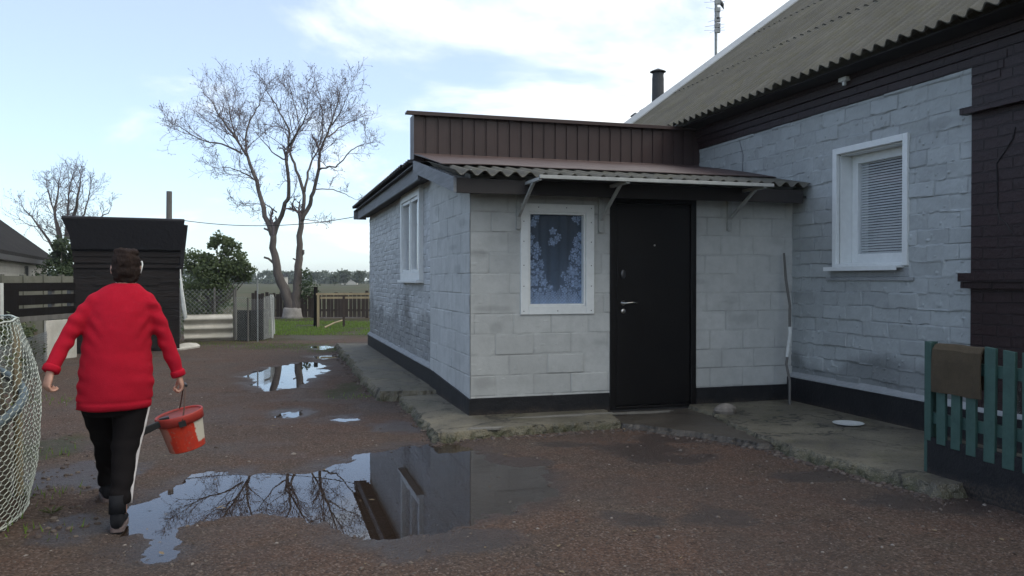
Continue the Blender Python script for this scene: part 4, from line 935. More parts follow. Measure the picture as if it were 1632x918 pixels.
p0 = D(284,350,16.6); p1 = D(574,344,16.5); m_ = MB(); m_.tube([p0.lerp(p1,t/16)+Vector((0,0,-.16*4*(t/16)*(1-t/16))) for t in range(17)], .0075, 5); tag(m_.build('cable', M['cable']), 'black cable sagging between shed roof and annex eave', 'cable')

# plank fence beside the shed
A_, B_ = D(-60,445,12.4), D(119,445,15.4); dl = B_-A_; ang = math.atan2(dl.y,dl.x); Lf = Vector((dl.x,dl.y)).length
pf = thing('plank_fence', 'low fence of three wide dark boards left of the shed', 'fence', (A_.x,A_.y,0), ang)
for z0, z1, mt in ((1.215,1.36,'wood_dark'),(.98,1.15,'wood_dark'),(.79,.925,'wood_dark'),(.70,.785,'wood_grey')):
    m_ = MB(); m_.hexa([(0,-.015,z0),(Lf,-.015,z0-.0),(Lf,.015,z0),(0,.015,z0)], [(0,-.015,z1),(Lf,-.015,z1),(Lf,.015,z1),(0,.015,z1)]); m_.build('board', M[mt], pf, bevel=.003)
m_ = MB(); m_.box(.90,1.28,-.045,-.016,.72,1.235); m_.build('gate_board', M['wood_dark'], pf)
m_ = MB(); m_.box(.80,.88,-.05,.03,0,1.36); m_.build('post', M['white_old'], pf)
for x in (2.3,Lf-.1): m_ = MB(); m_.box(x,x+.09,.016,.09,0,1.30); m_.build('post', M['wood_grey'], pf)
A_, B_ = D(73,445,14.2), D(122,445,14.9); dl = B_-A_; m_ = MB(); L2 = Vector((dl.x,dl.y)).length
m_.box(0,L2,0,.04,0,.70); o = m_.build('white_panel', M['slate_white'], bevel=.006); o.location = (A_.x,A_.y,0); o.rotation_euler = (0,0,math.atan2(dl.y,dl.x)); tag(o, 'off white sheet panel standing under the dark board fence', 'panel')
A_, B_ = D(-80,445,15.6), D(125,445,20.5); dl = B_-A_; Lf = Vector((dl.x,dl.y)).length
cf = thing('concrete_fence', 'mossy pale concrete panel fence behind the dark boards', 'fence', (A_.x,A_.y,0), math.atan2(dl.y,dl.x)); n = 6
m_ = MB()
for k in range(3): m_.box(0,Lf,-.02,.02,.5*k,.5*k+.495)
m_.build('panel', M['concrete_fence'], cf)
for k in range(n+1): m_ = MB(); m_.box(Lf*k/n-.05,Lf*k/n+.05,-.05,.05,0,1.53); m_.build('post', M['concrete_fence'], cf, bevel=.006)

# house to the left
PH = math.atan2(.398,.917); E1 = D(92,418,32.0)
lh = thing('neighbour_house', 'low whitewashed plank house with grey brown roof behind the fences', 'house', (E1.x,E1.y,0), PH)   # x to its right side, y away
ez = E1.z; pt = math.tan(R(41)); Lh = 15.0
m_ = MB(); m_.box(-4.6,-.35,-Lh,-.25,0,ez); z = .1
m_.add([(-4.6,-.25,ez),(-.35,-.25,ez),(-2.5,-.25,ez+1.75),(-4.6,-.5,ez),(-.35,-.5,ez),(-2.5,-.5,ez+1.75)], [(0,1,2),(3,5,4),(0,3,4,1),(1,4,5,2),(2,5,3,0)])
while z < ez-.1: m_.box(-.35,-.335,-Lh,-.24,z,z+.155); z += .17
m_.build('wall', M['wall_planks'], lh)
m_ = MB(); hw = 2.5; m_.loft([[(0,y,ez-.02),(-hw,y,ez+hw*pt*.9),(-2*hw,y,ez-.02),(-2*hw,y,ez+.08),(-hw,y,ez+hw*pt*.9+.13),(0,y,ez+.08)] for y in (-Lh-.3,0)]); m_.build('roof', M['far_roof'], lh)
m_ = MB(); m_.box(-.03,.0,-Lh,.0,ez-.16,ez+.0); m_.box(-.33,-.03,-Lh,0,ez-.16,ez-.14); m_.build('eaves_board', M['fascia_dark'], lh)
wq = MB(); wq.box(-.36,-.32,-6.1,-5.4,1.35,1.85); wf = wq.build('window', M['wood_grey'], lh); q = MB(); q.box(-.325,-.318,-6.03,-5.47,1.40,1.80); q.build('pane', M['dark_room'], wf)

# ------------------------------------------------------------------ vegetation
def leaves(m_, centers, n, size, r, flat=.35, spread=1.0):
    """small bent leaves around clump centres (c, radius)"""
    for c, rad in centers:
        for _ in range(n):
            d = Vector((r.gauss(0,1), r.gauss(0,1), r.gauss(0,.8)))
            d = d.normalized()*rad*(r.random()**.45)
            p = Vector(c)+d; s = size*r.uniform(.6,1.3)
            ax = Vector((r.gauss(0,1), r.gauss(0,1), r.gauss(0,.6))).normalized(); bx = ax.orthogonal().normalized(); a_ = r.random()*6.28
            bx = (Matrix.Rotation(a_,3,ax) @ bx)*.42; tip = p+ax*s
            m_.add([p, p+ax*s*.5+bx*s, tip, p+ax*s*.5-bx*s], [(0,1,2),(0,2,3)])
def clumps(cx, cy, cz, rx, ry, rz, n, r, rr=(.12,.3), shell=.55):
    out = []
    for _ in range(n):
        d = Vector((r.gauss(0,1), r.gauss(0,1), r.gauss(0,1))).normalized()*(shell+(1-shell)*r.random())
        out.append(((cx+d.x*rx, cy+d.y*ry, max(.05,cz+d.z*rz)), r.uniform(*rr)))
    return out
def leafy(name, label, cat, loc, spec, mat, leaf, per, seed, stems=None, group=None):
    r = random.Random(seed); root = thing(name, label, cat, loc, 0, group); m_ = MB(); allc = []
    for e in spec: allc += clumps(*e[:6], e[6], r, *e[7:])
    leaves(m_, allc, per, leaf, r); m_.build('foliage', mat, root)
    t = MB(); st = stems or (0,0)
    t.tube([(st[0],st[1],-.05),(st[0]+.03,st[1],.4),(st[0],st[1]+.02,.9)], [.07,.055,.04], 7)
    for c, rad in allc[::3]: t.tube([(st[0],st[1],.3+.5*min(1,c[2]/3)), ((c[0]+st[0])*.5,(c[1]+st[1])*.5,c[2]*.62), c], [.03,.018,.006], 5)
    t.build('trunk', M['bark'], root); return root
y = 23.0; s_ = y/1307; c = D(340,470,y)
leafy('leafy_bush', 'tall loose green bush behind the wire run', 'bush', (c.x,c.y,0),
      [(-.30,0,1.05,.80,.7,.95,44,(.22,.42)),(.15,.1,1.5,.60,.5,.7,26,(.18,.36)),(.52,0,1.95,.36,.3,.50,16,(.12,.26)),(.82,0,1.72,.30,.25,.38,11,(.10,.20)),(.25,0,2.40,.30,.22,.28,10,(.10,.20)),(-.50,0,1.9,.38,.3,.32,12,(.12,.26))], M['leaf_bush'], .085, 75, 21)
c = D(97,440,27.0)
leafy('evergreen_bush', 'dense dark green bush between the left house and shed', 'bush', (c.x,c.y,0),
      [(0,0,1.1,.75,.7,1.1,40,(.2,.36)),(.1,0,2.3,.4,.4,.6,16,(.14,.26))], M['leaf_dark'], .09, 110, 22)
c = D(10,350,40.0)
leafy('evergreen_bush', 'dark tree top showing above the left house roof', 'bush', (c.x-.9,c.y,0), [(0,0,2.8,.8,.8,1.8,40,(.2,.4))], M['leaf_dark'], .12, 60, 23)

class TreeGen:
    def __init__(s, seed): s.r = random.Random(seed); s.trunk = MB(); s.twig = MB(); s.bud = MB(); s.nt = 0
    def smooth(s, pts, sub=3):
        out = []
        for i in range(len(pts)-1):
            p0, p1, p2, p3 = pts[max(i-1,0)], pts[i], pts[i+1], pts[min(i+2,len(pts)-1)]
            for k in range(sub):
                t = k/sub; out.append(.5*((2*p1)+(p2-p0)*t+(2*p0-5*p1+4*p2-p3)*t*t+(3*p1-p0-3*p2+p3)*t**3))
        out.append(pts[-1]); return out
    def limb(s, pts, r0, r1, twigs_from=.0, dens=3.2, ln=1.1):
        ln *= 1.25; dens *= 1.15; r1 *= .75
        pts = s.smooth([Vector(p) for p in pts]); n = len(pts); rr = [r0+(r1-r0)*(i/(n-1))**.8 for i in range(n)]
        pts = [p+Vector((s.r.gauss(0,.02),s.r.gauss(0,.02),s.r.gauss(0,.02))) for p in pts]
        s.trunk.tube(pts, rr, 8 if r0 > .06 else 6)
        for i in range(n-1):
            f = i/(n-1)
            if f < twigs_from: continue
            seg = (pts[i+1]-pts[i]); L_ = seg.length; k = int(L_*dens + s.r.random())
            for _ in range(k):
                s.branch(pts[i].lerp(pts[i+1], s.r.random()), seg.normalized(), ln*s.r.uniform(.5,1.15)*(1.15-.6*f), min(rr[i]*.45,.017), 2)
        s.branch(pts[-1], (pts[-1]-pts[-2]).normalized(), ln*.42, r1, 2, .25)
    def branch(s, p, d, L_, r0, lev, dev=None):
        r = s.r; d = d.normalized()
        ax = d.orthogonal().normalized(); ax = Matrix.Rotation(r.random()*6.283,3,d) @ ax
        a = r.uniform(.45,1.2) if dev is None else r.uniform(0,dev)
        d = (Matrix.Rotation(a,3,ax) @ d); d.z += .22; d.normalize()
        n = 4 if lev else 3; pts = [p]; q = p.copy()
        for k in range(n):
            d = (d+Vector((r.gauss(0,.22),r.gauss(0,.22),r.gauss(0,.18)+.05))).normalized(); q = q+d*(L_/n); pts.append(q.copy())
        s.twig.tube(pts, [max(r0*(1-.6*k/n),(.0042 if lev else .0036)) for k in range(n+1)], 4 if lev == 2 else 3, cap=False)
        if lev:
            for k in range(1, n+1):
                for _ in range(r.choice([1,2,2]) if lev == 2 else r.choice([1,1,2])): s.branch(pts[k], pts[k]-pts[k-1], L_*r.uniform(.34,.62), r0*.55, lev-1)
        if lev < 2 and r.random() < .42:
            b = pts[-1]; t = (d+Vector((r.gauss(0,.4),r.gauss(0,.4),r.gauss(0,.4)))).normalized(); o_ = t.orthogonal().normalized()*.011; l = r.uniform(.04,.09)
            s.bud.add([b-t*.01, b+t*l*.5+o_, b+t*l, b+t*l*.5-o_], [(0,1,2),(0,2,3)])
            o2 = t.cross(o_).normalized()*.014; s.bud.add([b-t*.01, b+t*l*.5+o2, b+t*l, b+t*l*.5-o2], [(0,1,2),(0,2,3)])
YT = 29.6
def T(u, v, dy=0.0): return D(u, v, YT+dy)-D(470,505,YT)*1.0
base = D(470,505,YT); base.z = 0
def TT(u, v, dy=0.0):
    p = D(u, v, YT+dy); return Vector((p.x-base.x, p.y-base.y, p.z))
bt = thing('bare_tree', 'tall bare tree with two trunks and limewashed base', 'tree', tuple(base))
tg = TreeGen(5)
def LM(pts, r0, r1, tf=0., dens=3.2, ln=1.1): tg.limb([TT(*p) for p in pts], r0*.88, r1, tf, dens, ln)
LM([(464,508),(461,480),(452,458),(442,435),(437,405),(436,376)], .27, .15, 2)
LM([(468,508),(471,480),(475,452),(477,413),(477,390),(481,350)], .24, .125, 2)
LM([(436,378),(427,355),(417,320,.2),(409,289,.4),(394,249,.6)], .125, .07, .35, 1.2, .8)
LM([(394,249,.6),(378,222,.5),(358,195,.3),(345,175,.2),(336,158,.1)], .055, .018, 0, 3.4, 1.1)
LM([(394,249,.6),(393,218,1.0),(401,190,1.2),(414,168,1.4),(420,150,1.4)], .055, .018, 0, 3.2, 1.0)
LM([(388,245,.6),(355,230,.1),(324,224,-.4),(296,208,-.7),(274,197,-.9)], .045, .014, 0, 3.2, 1.0)
LM([(409,289,.4),(390,276,-.2),(368,268,-.6),(341,266,-1)], .035, .012, 0, 3.0, .8)
LM([(380,226,.5),(370,200,1.5),(366,170,2.0),(360,140,2.2)], .04, .012, 0, 3.2, 1.0)
LM([(436,378),(443,355),(456,323,-.3),(461,306,-.5),(456,255,-.9)], .115, .07, .5, 1.0, .8)
LM([(456,255,-.9),(462,225,-.9),(458,200,-1.),(447,180,-1.1),(436,160,-1.2),(424,141,-1.3)], .055, .016, 0, 3.4, 1.1)
LM([(456,255,-.9),(439,247,-1.2),(424,230,-1.6),(409,211,-2.0)], .035, .012, 0, 3.0, .9)
LM([(460,235,-.9),(478,205,-1.3),(490,180,-1.6),(492,150,-1.8)], .045, .014, 0, 3.4, 1.1)
LM([(481,352),(485,313,.2),(480,290,.3),(469,262,.5),(461,242,.6)], .09, .05, .5, 1.2, .8)
LM([(461,242,.6),(470,222,1.0),(477,200,1.3),(470,165,1.5),(462,135,1.6)], .05, .014, 0, 3.4, 1.1)
LM([(481,352),(494,325),(500,306,-.2),(508,269,-.4),(510,242,-.5)], .10, .065, .5, 1.2, .8)
LM([(510,242,-.5),(520,218,-.5),(529,198,-.5),(536,172,-.5),(542,148,-.5)], .055, .016, 0, 3.4, 1.1)
LM([(486,305,.2),(492,275,.6),(497,255,.8),(508,236,1.0),(515,205,1.2),(512,165,1.4),(506,135,1.5)], .06, .014, .2, 3.2, 1.1)
LM([(508,271,-.4),(525,266,-.9),(540,263,-1.2),(560,240,-1.5),(574,232,-1.7),(584,228,-1.8)], .04, .011, .1, 2.6, .7)
LM([(520,220,-.5),(540,205,.5),(558,195,1.0),(566,192,1.4)], .035, .011, 0, 3.0, .75)
LM([(501,304,-.2),(522,301,.6),(544,307,1.0),(558,313,1.2),(566,317,1.3)], .03, .010, .2, 2.4, .6)
LM([(442,338),(425,327,.8),(400,325,1.2),(378,322,1.4)], .03, .010, .2, 2.4, .7)
LM([(482,348),(500,352,-.7),(515,355,-1.0)], .022, .009, .2, 2.6, .6)
LM([(530,200,-.5),(548,170,-1.5),(556,150,-1.9)], .03, .010, 0, 3.2, 1.0)
for pts, r0 in (([(437,420),(428,412),(421,410)],.038), ([(437,372),(426,366),(421,364)],.035), ([(476,416),(467,412)],.025), ([(478,410),(484,404),(484,398)],.035)): tg.trunk.tube([TT(*p) for p in pts], [r0*1.2]+[r0]*(len(pts)-1), 8)
tg.trunk.build('trunk', M['bark'], bt, smooth=True); tg.twig.build('crown', M['twig'], bt); tg.bud.build('bud_clusters', M['twig'], bt)
m_ = MB(); m_.loft([[(-.10+q*math.cos(t)*1.12, q*math.sin(t), z+(.05*mnoise.noise(Vector((math.cos(t)*2,math.sin(t)*2,1))) if z > .3 else 0)) for t in [6.283*k/24 for k in range(24)]] for q,z in ((.37,-.02),(.315,.10),(.295,.25),(.285,.36),(.26,.39))]); m_.build('limewash', M['limewash'], bt, smooth=True)
r = random.Random(31); m_ = MB(); leaves(m_, [((TT(489,v)).to_tuple(), .25) for v in (455,445,435,462)] + [(TT(497,460).to_tuple(),.35),(TT(485,470).to_tuple(),.3)], 70, .09, r); o = m_.build('sucker_leaves', M['leaf_dark'], bt)
# bare shrubby tree on the left
sb = D(104,445,34.0); base2 = Vector((sb.x,sb.y,0)); s2t = thing('bare_tree', 'low spreading bare tree with upright twigs behind the shed', 'tree', tuple(base2)); tg = TreeGen(12)
YT2 = 34.0
def T2(u,v,dy=0.): p = D(u,v,YT2+dy); return p-base2
for pts in ([(104,450),(100,400),(92,360),(82,325),(76,300)],[(104,450),(104,395),(108,350),(112,310),(114,285)],[(104,450),(112,400),(126,360),(138,330),(146,300)],[(104,450),(92,410),(70,370),(50,345),(36,330)],[(104,450),(115,410),(140,375),(160,350),(176,335)],[(100,400),(88,350,.8),(92,310,1),(96,282,1)],[(108,380),(122,330,-.8),(128,300,-1),(130,285,-1)]):
    tg.limb([T2(*p) for p in pts], .09, .02, .25, 3.0, 1.0)
tg.trunk.build('trunk', M['bark'], s2t); tg.twig.build('crown', M['twig'], s2t); tg.bud.build('bud_clusters', M['twig'], s2t)

# far trees and far house
for (u,vt,wd,y,sd_,lb) in [(548,429,26,190,41,'round far tree, tallest of the clump beside the annex wall'),(571,431,20,200,42,'far tree standing closest to the annex wall'),(533,437,14,185,43,'small far tree at left of the distant clump'),(500,433,18,230,44,'far tree showing just right of the double trunk'),(455,432,14,235,45,'far tree showing left of the double trunk')]:
    c = D(u,vt,y); hw = wd/2*y/1307; h = c.z
    leafy('distant_tree', lb, 'tree', (c.x,c.y,0), [(0,0,h*.55,hw*.8,hw*.7,h*.40,26,(hw*.22,hw*.42)),(hw*.35,0,h*.72,hw*.5,hw*.5,h*.24,12,(hw*.18,hw*.3)),(-hw*.5,0,h*.5,hw*.45,hw*.4,h*.3,10,(hw*.18,hw*.3))], M['leaf_far'], .42, 42, sd_, group='trees on the far side of the field')
r = random.Random(50); m_ = MB(); cl = []
for k in range(420):
    u = r.uniform(-200,700); y = r.uniform(250,290); c = D(u,445,y); top = (3.6+1.2*mnoise.noise(Vector((u*.012,0,0)))+.6*mnoise.noise(Vector((u*.06,3,0))))
    cl.append(((c.x,y,.7),1.2))
    for _ in range(2): cl.append(((c.x+r.uniform(-2,2), y, r.uniform(.5,top)), r.uniform(.7,1.3)))
leaves(m_, cl, 26, .8, r); tag(m_.build('treeline', M['leaf_far']), 'low far wood along the horizon behind the field', 'wood', kind='stuff')
for (u,v0,v1,w_,lb) in [(556,444,449,24,'tiny pale far building between distant trees'),(449,440,445,10,'tiny white far cottage left of the double trunk')]:
    y = 215; c = D(u,445,y); hh = thing('distant_house', lb, 'house', (c.x,c.y,0)); q = w_*y/1307/2
    m_ = MB(); m_.box(-q,q,0,3,0,CAMZ+(445-v0-1)*y/1307); m_.build('wall', M['wall_planks'], hh)
    z = CAMZ+(445-v0-1)*y/1307; m_ = MB(); m_.loft([[(x,-.3,z),(x,1.5,z+.8),(x,3.3,z)] for x in (-q-.2,q+.2)]); m_.build('roof', M['far_roof'], hh)

# lawn and grass tufts
r = random.Random(61); m_ = MB()
for _ in range(15000):
    y = r.uniform(19.6,29.5); x = (r.uniform(400,640)-816)/1307*y
    if mnoise.noise(Vector((x*.8,y*.5,0))) + (.35 if 20.8<y<27.5 else -.35) < r.uniform(-.25,.25): continue
    h = r.uniform(.025,.07); a = r.random()*6.28; b = r.uniform(-.03,.03)
    m_.add([(x-.008*math.cos(a),y-.008*math.sin(a),0),(x+.008*math.cos(a),y+.008*math.sin(a),0),(x+b,y+b*.6,h)], [(0,1,2)])
for (u,v,n,rad,hh) in [(455,551,500,.7,.03),(530,557,220,.4,.03),(330,547,260,.9,.05),(578,632,60,.15,.03),(60,725,50,.2,.06),(75,640,90,.3,.05),(55,790,40,.15,.05),(20,850,40,.2,.06)]:
    cx, cy = G(u,v)
    for _ in range(n):
        x, y = cx+r.gauss(0,rad), cy+r.gauss(0,rad*.7); h = hh*r.uniform(.4,1.2); a = r.random()*6.28; b = r.uniform(-.02,.02)
        m_.add([(x-.005*math.cos(a),y-.005*math.sin(a),0),(x+.005*math.cos(a),y+.005*math.sin(a),0),(x+b,y+b*.6,h)], [(0,1,2)])
tag(m_.build('grass', M['grass']), 'short green grass growing on the lawn and yard edges', 'grass', kind='stuff')
tw = D(80,812,4.95); m_ = MB(); r = random.Random(2)
pl = thing('weed', 'pale leaved weed growing at the foot of the wire pen', 'plant', (tw.x,tw.y,0)); 
for k in range(7):
    a = k*.9; d = Vector((math.cos(a),math.sin(a),.7)).normalized(); o_ = Vector((-math.sin(a),math.cos(a),0))*.008
    m_.add([(0,0,0), d*.05+o_, d*.095+Vector((0,0,-.02)), d*.05-o_], [(0,1,2),(0,2,3)])
m_.build('leaves', M['leaf_hedge'], pl)

# rear picket fence, posts and the frame on the lawn
rf = thing('picket_fence', 'brown picket fence at the back of the lawn', 'fence', (-9.6,30.2,0), R(-1))
m_ = MB()
for z in (.25,.72): m_.box(0,6.4,.02,.06,z,z+.07)
m_.build('rail', M['picket_brown'], rf)
r = random.Random(71); x = .0
while x < 6.2:
    wd = r.uniform(.10,.135); h = r.uniform(.86,.95); m_ = MB(); m_.box(x,x+wd,0,.02,.03,h); m_.build('picket', M['picket_brown'], rf); x += wd+r.choice([.006,.008,.012,.02,.03,.045])
for x in (.1,2.2,4.2,6.1): m_ = MB(); m_.box(x,x+.1,.06,.16,0,1.0); m_.build('post', M['picket_brown'], rf)
r = random.Random(72); q = MB()
c = D(503,457,24.6); m_ = MB(); m_.tube([(0,0,0),(.01,0,.6),(0,0,c.z)], [.07,.065,.06], 8); o = m_.build('wooden_post', M['wood_dark']); o.location = (c.x,c.y,0); tag(o, 'dark wooden post beside the pale trellis on the lawn', 'post')
c0, c1 = D(507,445,24.2), D(606,445,24.6); dl = c1-c0; L2 = Vector((dl.x,dl.y)).length; zt = CAMZ+(445-467)*24.2/1307
wf = thing('timber_trellis', 'pale weathered timber trellis of posts and beams on the lawn', 'trellis', (c0.x,c0.y,0), math.atan2(dl.y,dl.x))
m_ = MB(); m_.box(-.06,L2,-.03,.03,zt-.06,zt); m_.build('top_beam', M['wood_pale'], wf)
m_ = MB(); m_.box(.06,L2,-.025,.025,zt-.17,zt-.11); m_.build('lower_beam', M['wood_pale'], wf)
for x, mt, z1 in ((0,'wood_pale',zt-.06),(.74,'picket_brown',zt-.06),(L2-.1,'wood_pale',zt-.06)): m_ = MB(); m_.box(x-.035,x+.035,-.035,.035,0,z1); m_.build('leg', M[mt], wf)
p0, p1 = D(517,521,23.6), D(546,513,25.2); m_ = MB(); m_.tube([(p0.x,p0.y,.03),((p0.x+p1.x)/2,(p0.y+p1.y)/2,.12),(p1.x,p1.y,.16)], .025, 6); tag(m_.build('pole', M['wood_pale']), 'pale pole lying in the grass under the timber trellis', 'pole')

# slate sheets on edge, chain link run and netted pen in the middle distance
A_, B_ = D(293,445,18.5), D(371,445,19.0); dl = B_-A_; ang = math.atan2(dl.y,dl.x); L2 = Vector((dl.x,dl.y)).length
m_ = MB(); rg = []
for x in [L2*i/10 for i in range(11)]:
    sag = .015*mnoise.noise(Vector((x*2,0,0)))
    o_ = [(x, .045*math.cos(6.283*z/.21+.6)+sag, z) for z in [.62*k/30 for k in range(31)]]
    rg.append(o_+[(a,b+.012,c) for a,b,c in o_[::-1]])
m_.loft(rg); o = m_.build('slate_sheet', M['slate_white'], smooth=False); o.location = (A_.x,A_.y,0); o.rotation_euler = (R(-6),0,ang); tag(o, 'white corrugated sheet standing on edge before the wire run', 'sheet')
def chain(m_, P0, P1, z0, z1, cell, r_):
    P0, P1 = Vector(P0), Vector(P1); L_ = (P1-P0).length; d = (P1-P0)/L_; H_ = z1-z0; k = -H_
    while k < L_:
        for sg in (0,1):
            a, b = k, k+H_; lo, hi = max(a,0), min(b,L_)
            if hi <= lo: continue
            za, zb = (z0+(lo-a), z0+(hi-a)) if sg == 0 else (z1-(lo-a), z1-(hi-a))
            p = P0+d*lo; q = P0+d*hi; m_.tube([(p.x,p.y,za),(q.x,q.y,zb)], r_, 3, cap=False)
        k += cell
cr = thing('chain_link_run', 'low chain link fence behind the white corrugated sheet', 'fence', (0,0,0)); bx, by = D(330,445,19.6).x, 19.6
cr.location = (bx,by,0)
a0, a1 = D(286,445,19.3), D(376,445,19.9); m_ = MB(); chain(m_, (a0.x-bx,a0.y-by,0), (a1.x-bx,a1.y-by,0), .15, 1.18, .10, .0034); m_.build('wire_mesh', M['wire_grey'], cr)
for u in (286,341,375): m_ = MB(); p = D(u,445,19.6+(u-330)*.006); m_.tube([(p.x-bx,p.y-by+.03,0),(p.x-bx,p.y-by+.03,1.22)], .022, 6); m_.build('post', M['wood_grey'], cr)
pen = thing('netted_pen', 'small pen wrapped in fine grey netting on the yard edge', 'pen', (bx,by,0))
corner = [D(373,445,18.9), D(395,445,18.7), D(420,445,19.0), D(434,445,19.8), D(437,445,21.3)]
cp = [Vector((p.x-bx,p.y-by,0)) for p in corner]
m_ = MB()
for i in range(len(cp)-1):
    chain(m_, cp[i], cp[i+1], .02, 1.02-.05*(i%2), .055, .0028)
m_.build('netting', M['wire_grey'], pen)
for i in (0,1,3,4): m_ = MB(); h = (1.18,1.0,1.05,1.02)[(0,1,3,4).index(i)]; m_.tube([(cp[i].x,cp[i].y,0),(cp[i].x-(.04 if i>2 else 0),cp[i].y,h)], .02, 6); m_.build('post', M['white_old' if i > 2 else 'wood_grey'], pen)
m_ = MB(); m_.tube([(cp[1].x+.25,cp[1].y-.1,0),(cp[1].x+.25,cp[1].y-.1,1.42)], .016, 6); m_.build('pole', M['wire_grey'], pen)
m_ = MB(); 
for i in range(3): d = cp[i+1]-cp[i]; n_ = Vector((-d.y,d.x,0)).normalized()*.10; a, b = cp[i]+n_, cp[i+1]+n_; m_.beam((a.x,a.y,.36),(b.x,b.y,.36),.02,.70)
m_.build('lining_board', M['wood_dark'], pen)

# foreground wire pen on the left
def hexnet(m_, S_len, Hh, f, cw_, ch, rad):
    nr = int(Hh/ch); nc = int(S_len/(cw_/2)); a = ch*.42
    for r_ in range(nr+1):
        pts = [f(min(i*cw_/2,S_len), min(r_*ch + (a if (i+r_) % 2 else 0), Hh)) for i in range(nc+1)]
        m_.tube(pts, rad, 3, cap=False)
        if r_ < nr:
            for i in range(nc+1):
                if (i+r_) % 2: m_.tube([f(min(i*cw_/2,S_len), min(r_*ch+a,Hh)), f(min(i*cw_/2,S_len), min((r_+1)*ch,Hh))], rad*1.5, 3, cap=False)
PATH = [Vector((-4.62+1.76*math.cos(R(q)), 4.35+1.76*math.sin(R(q)))) for q in range(-30,106,9)]
_sm = TreeGen(0).smooth([Vector((p.x,p.y,0)) for p in PATH], 3); _cum = [0]
for i in range(len(_sm)-1): _cum.append(_cum[-1]+(_sm[i+1]-_sm[i]).length)
def along(s_):
    for i in range(len(_cum)-1):
        if s_ <= _cum[i+1]+1e-9:
            t = (s_-_cum[i])/(_cum[i+1]-_cum[i]); p = _sm[i].lerp(_sm[i+1], t); d = (_sm[i+1]-_sm[i]).normalized(); return p, Vector((d.y,-d.x,0))
    return _sm[-1], Vector((0,1,0))
wp = thing('wire_pen', 'bulging pale chicken wire pen filled with compost', 'pen', (-3.3,4.6,0))
PENH = 1.17
def surf(s_, z):
    p, n_ = along(min(s_,_cum[-1]-1e-6)); q = .075*math.sin(math.pi*min(1,max(0,(z+.05)/1.35)))**1.3 - .07*max(0,(z-.85)/.32) + .018*mnoise.noise(Vector((s_*2.5,z*3,2))) + .01*mnoise.noise(Vector((s_*8,z*8,5)))
    p = p+n_*q; return (p.x+3.3, p.y-4.6, z + .015*mnoise.noise(Vector((s_*4,z*2,9))))
m_ = MB(); hexnet(m_, _cum[-1]-.01, PENH, surf, .080, .028, .0023); m_.build('wire_mesh', M['wire_pale'], wp)
m_ = MB(); m_.tube([surf(s_*.1,PENH) for s_ in range(int(_cum[-1]*10))], .006, 5); m_.tube([surf(s_*.1,.02) for s_ in range(int(_cum[-1]*10))], .006, 5); m_.build('edge_wire', M['wire_pale'], wp)
def inner(s_, z, d):
    p, n_ = along(s_); p = p-n_*d; return (p.x+3.3,p.y-4.6,z)
m_ = MB(); m_.tube([inner(s_*.1,.46+.012*s_,.02) for s_ in range(1,int(_cum[-1]*10)-9)], .030, 8); m_.build('hoop', M['pipe_blue'], wp, smooth=True)
for s_ in (.9,2.05,2.75): m_ = MB(); p = inner(s_,0,.04); m_.tube([p,(p[0]-.01,p[1],1.12)], .028, 8); m_.build('stake', M['wood_pale'], wp)
m_ = MB(); rg = []
for z, d in ((0,.10),(.3,.09),(.6,.12),(.85,.15),(1.0,.26),(1.08,.5)):
    rg.append([inner(_cum[-1]*k/40,z+.03*mnoise.noise(Vector((k*.4,z*5,0))),d+.04*mnoise.noise(Vector((k*.5,z*4,3)))) for k in range(40)] + [(-1.5,-.9,z),(-1.6,1.0,z)][::-1])
m_.loft(rg); m_.build('compost', M['soil'], wp)
r = random.Random(81); m_ = MB(); cl = []
for k in range(34): p = inner(_cum[-1]*(.12+.78*k/34),1.08+r.uniform(-.03,.07),.10+r.random()*.35); cl.append((p,.12))
for k in range(14): p = inner(_cum[-1]*r.random()*.95,r.uniform(.75,1.05),.06+.05*r.random()); cl.append((p,.07))
leaves(m_, cl, 22, .035, r); m_.build('weeds', M['leaf_hedge'], wp)
# dark netted hedge behind it
hb = thing('netted_hedge', 'dark green netted hedge block behind the wire pen', 'hedge', (-7.35,12.9,0), math.atan2(-3.4,1.3)); r = random.Random(82); m_ = MB(); cl = []
for k in range(150): cl.append(((r.uniform(0,3.4),r.uniform(-.55,-.05),r.uniform(.08,.70)+.06*mnoise.noise(Vector((k,0,0)))), .13))
leaves(m_, cl, 60, .05, r); m_.build('foliage', M['leaf_hedge'], hb)
m_ = MB(); m_.box(0.02,3.4,-.6,-.1,0,.62); m_.build('core', M['soil'], hb)
m_ = MB(); chain(m_, (0,0.03,0),(3.4,0.03,0),0,.60,.07,.003); m_.build('netting', M['wire_grey'], hb)

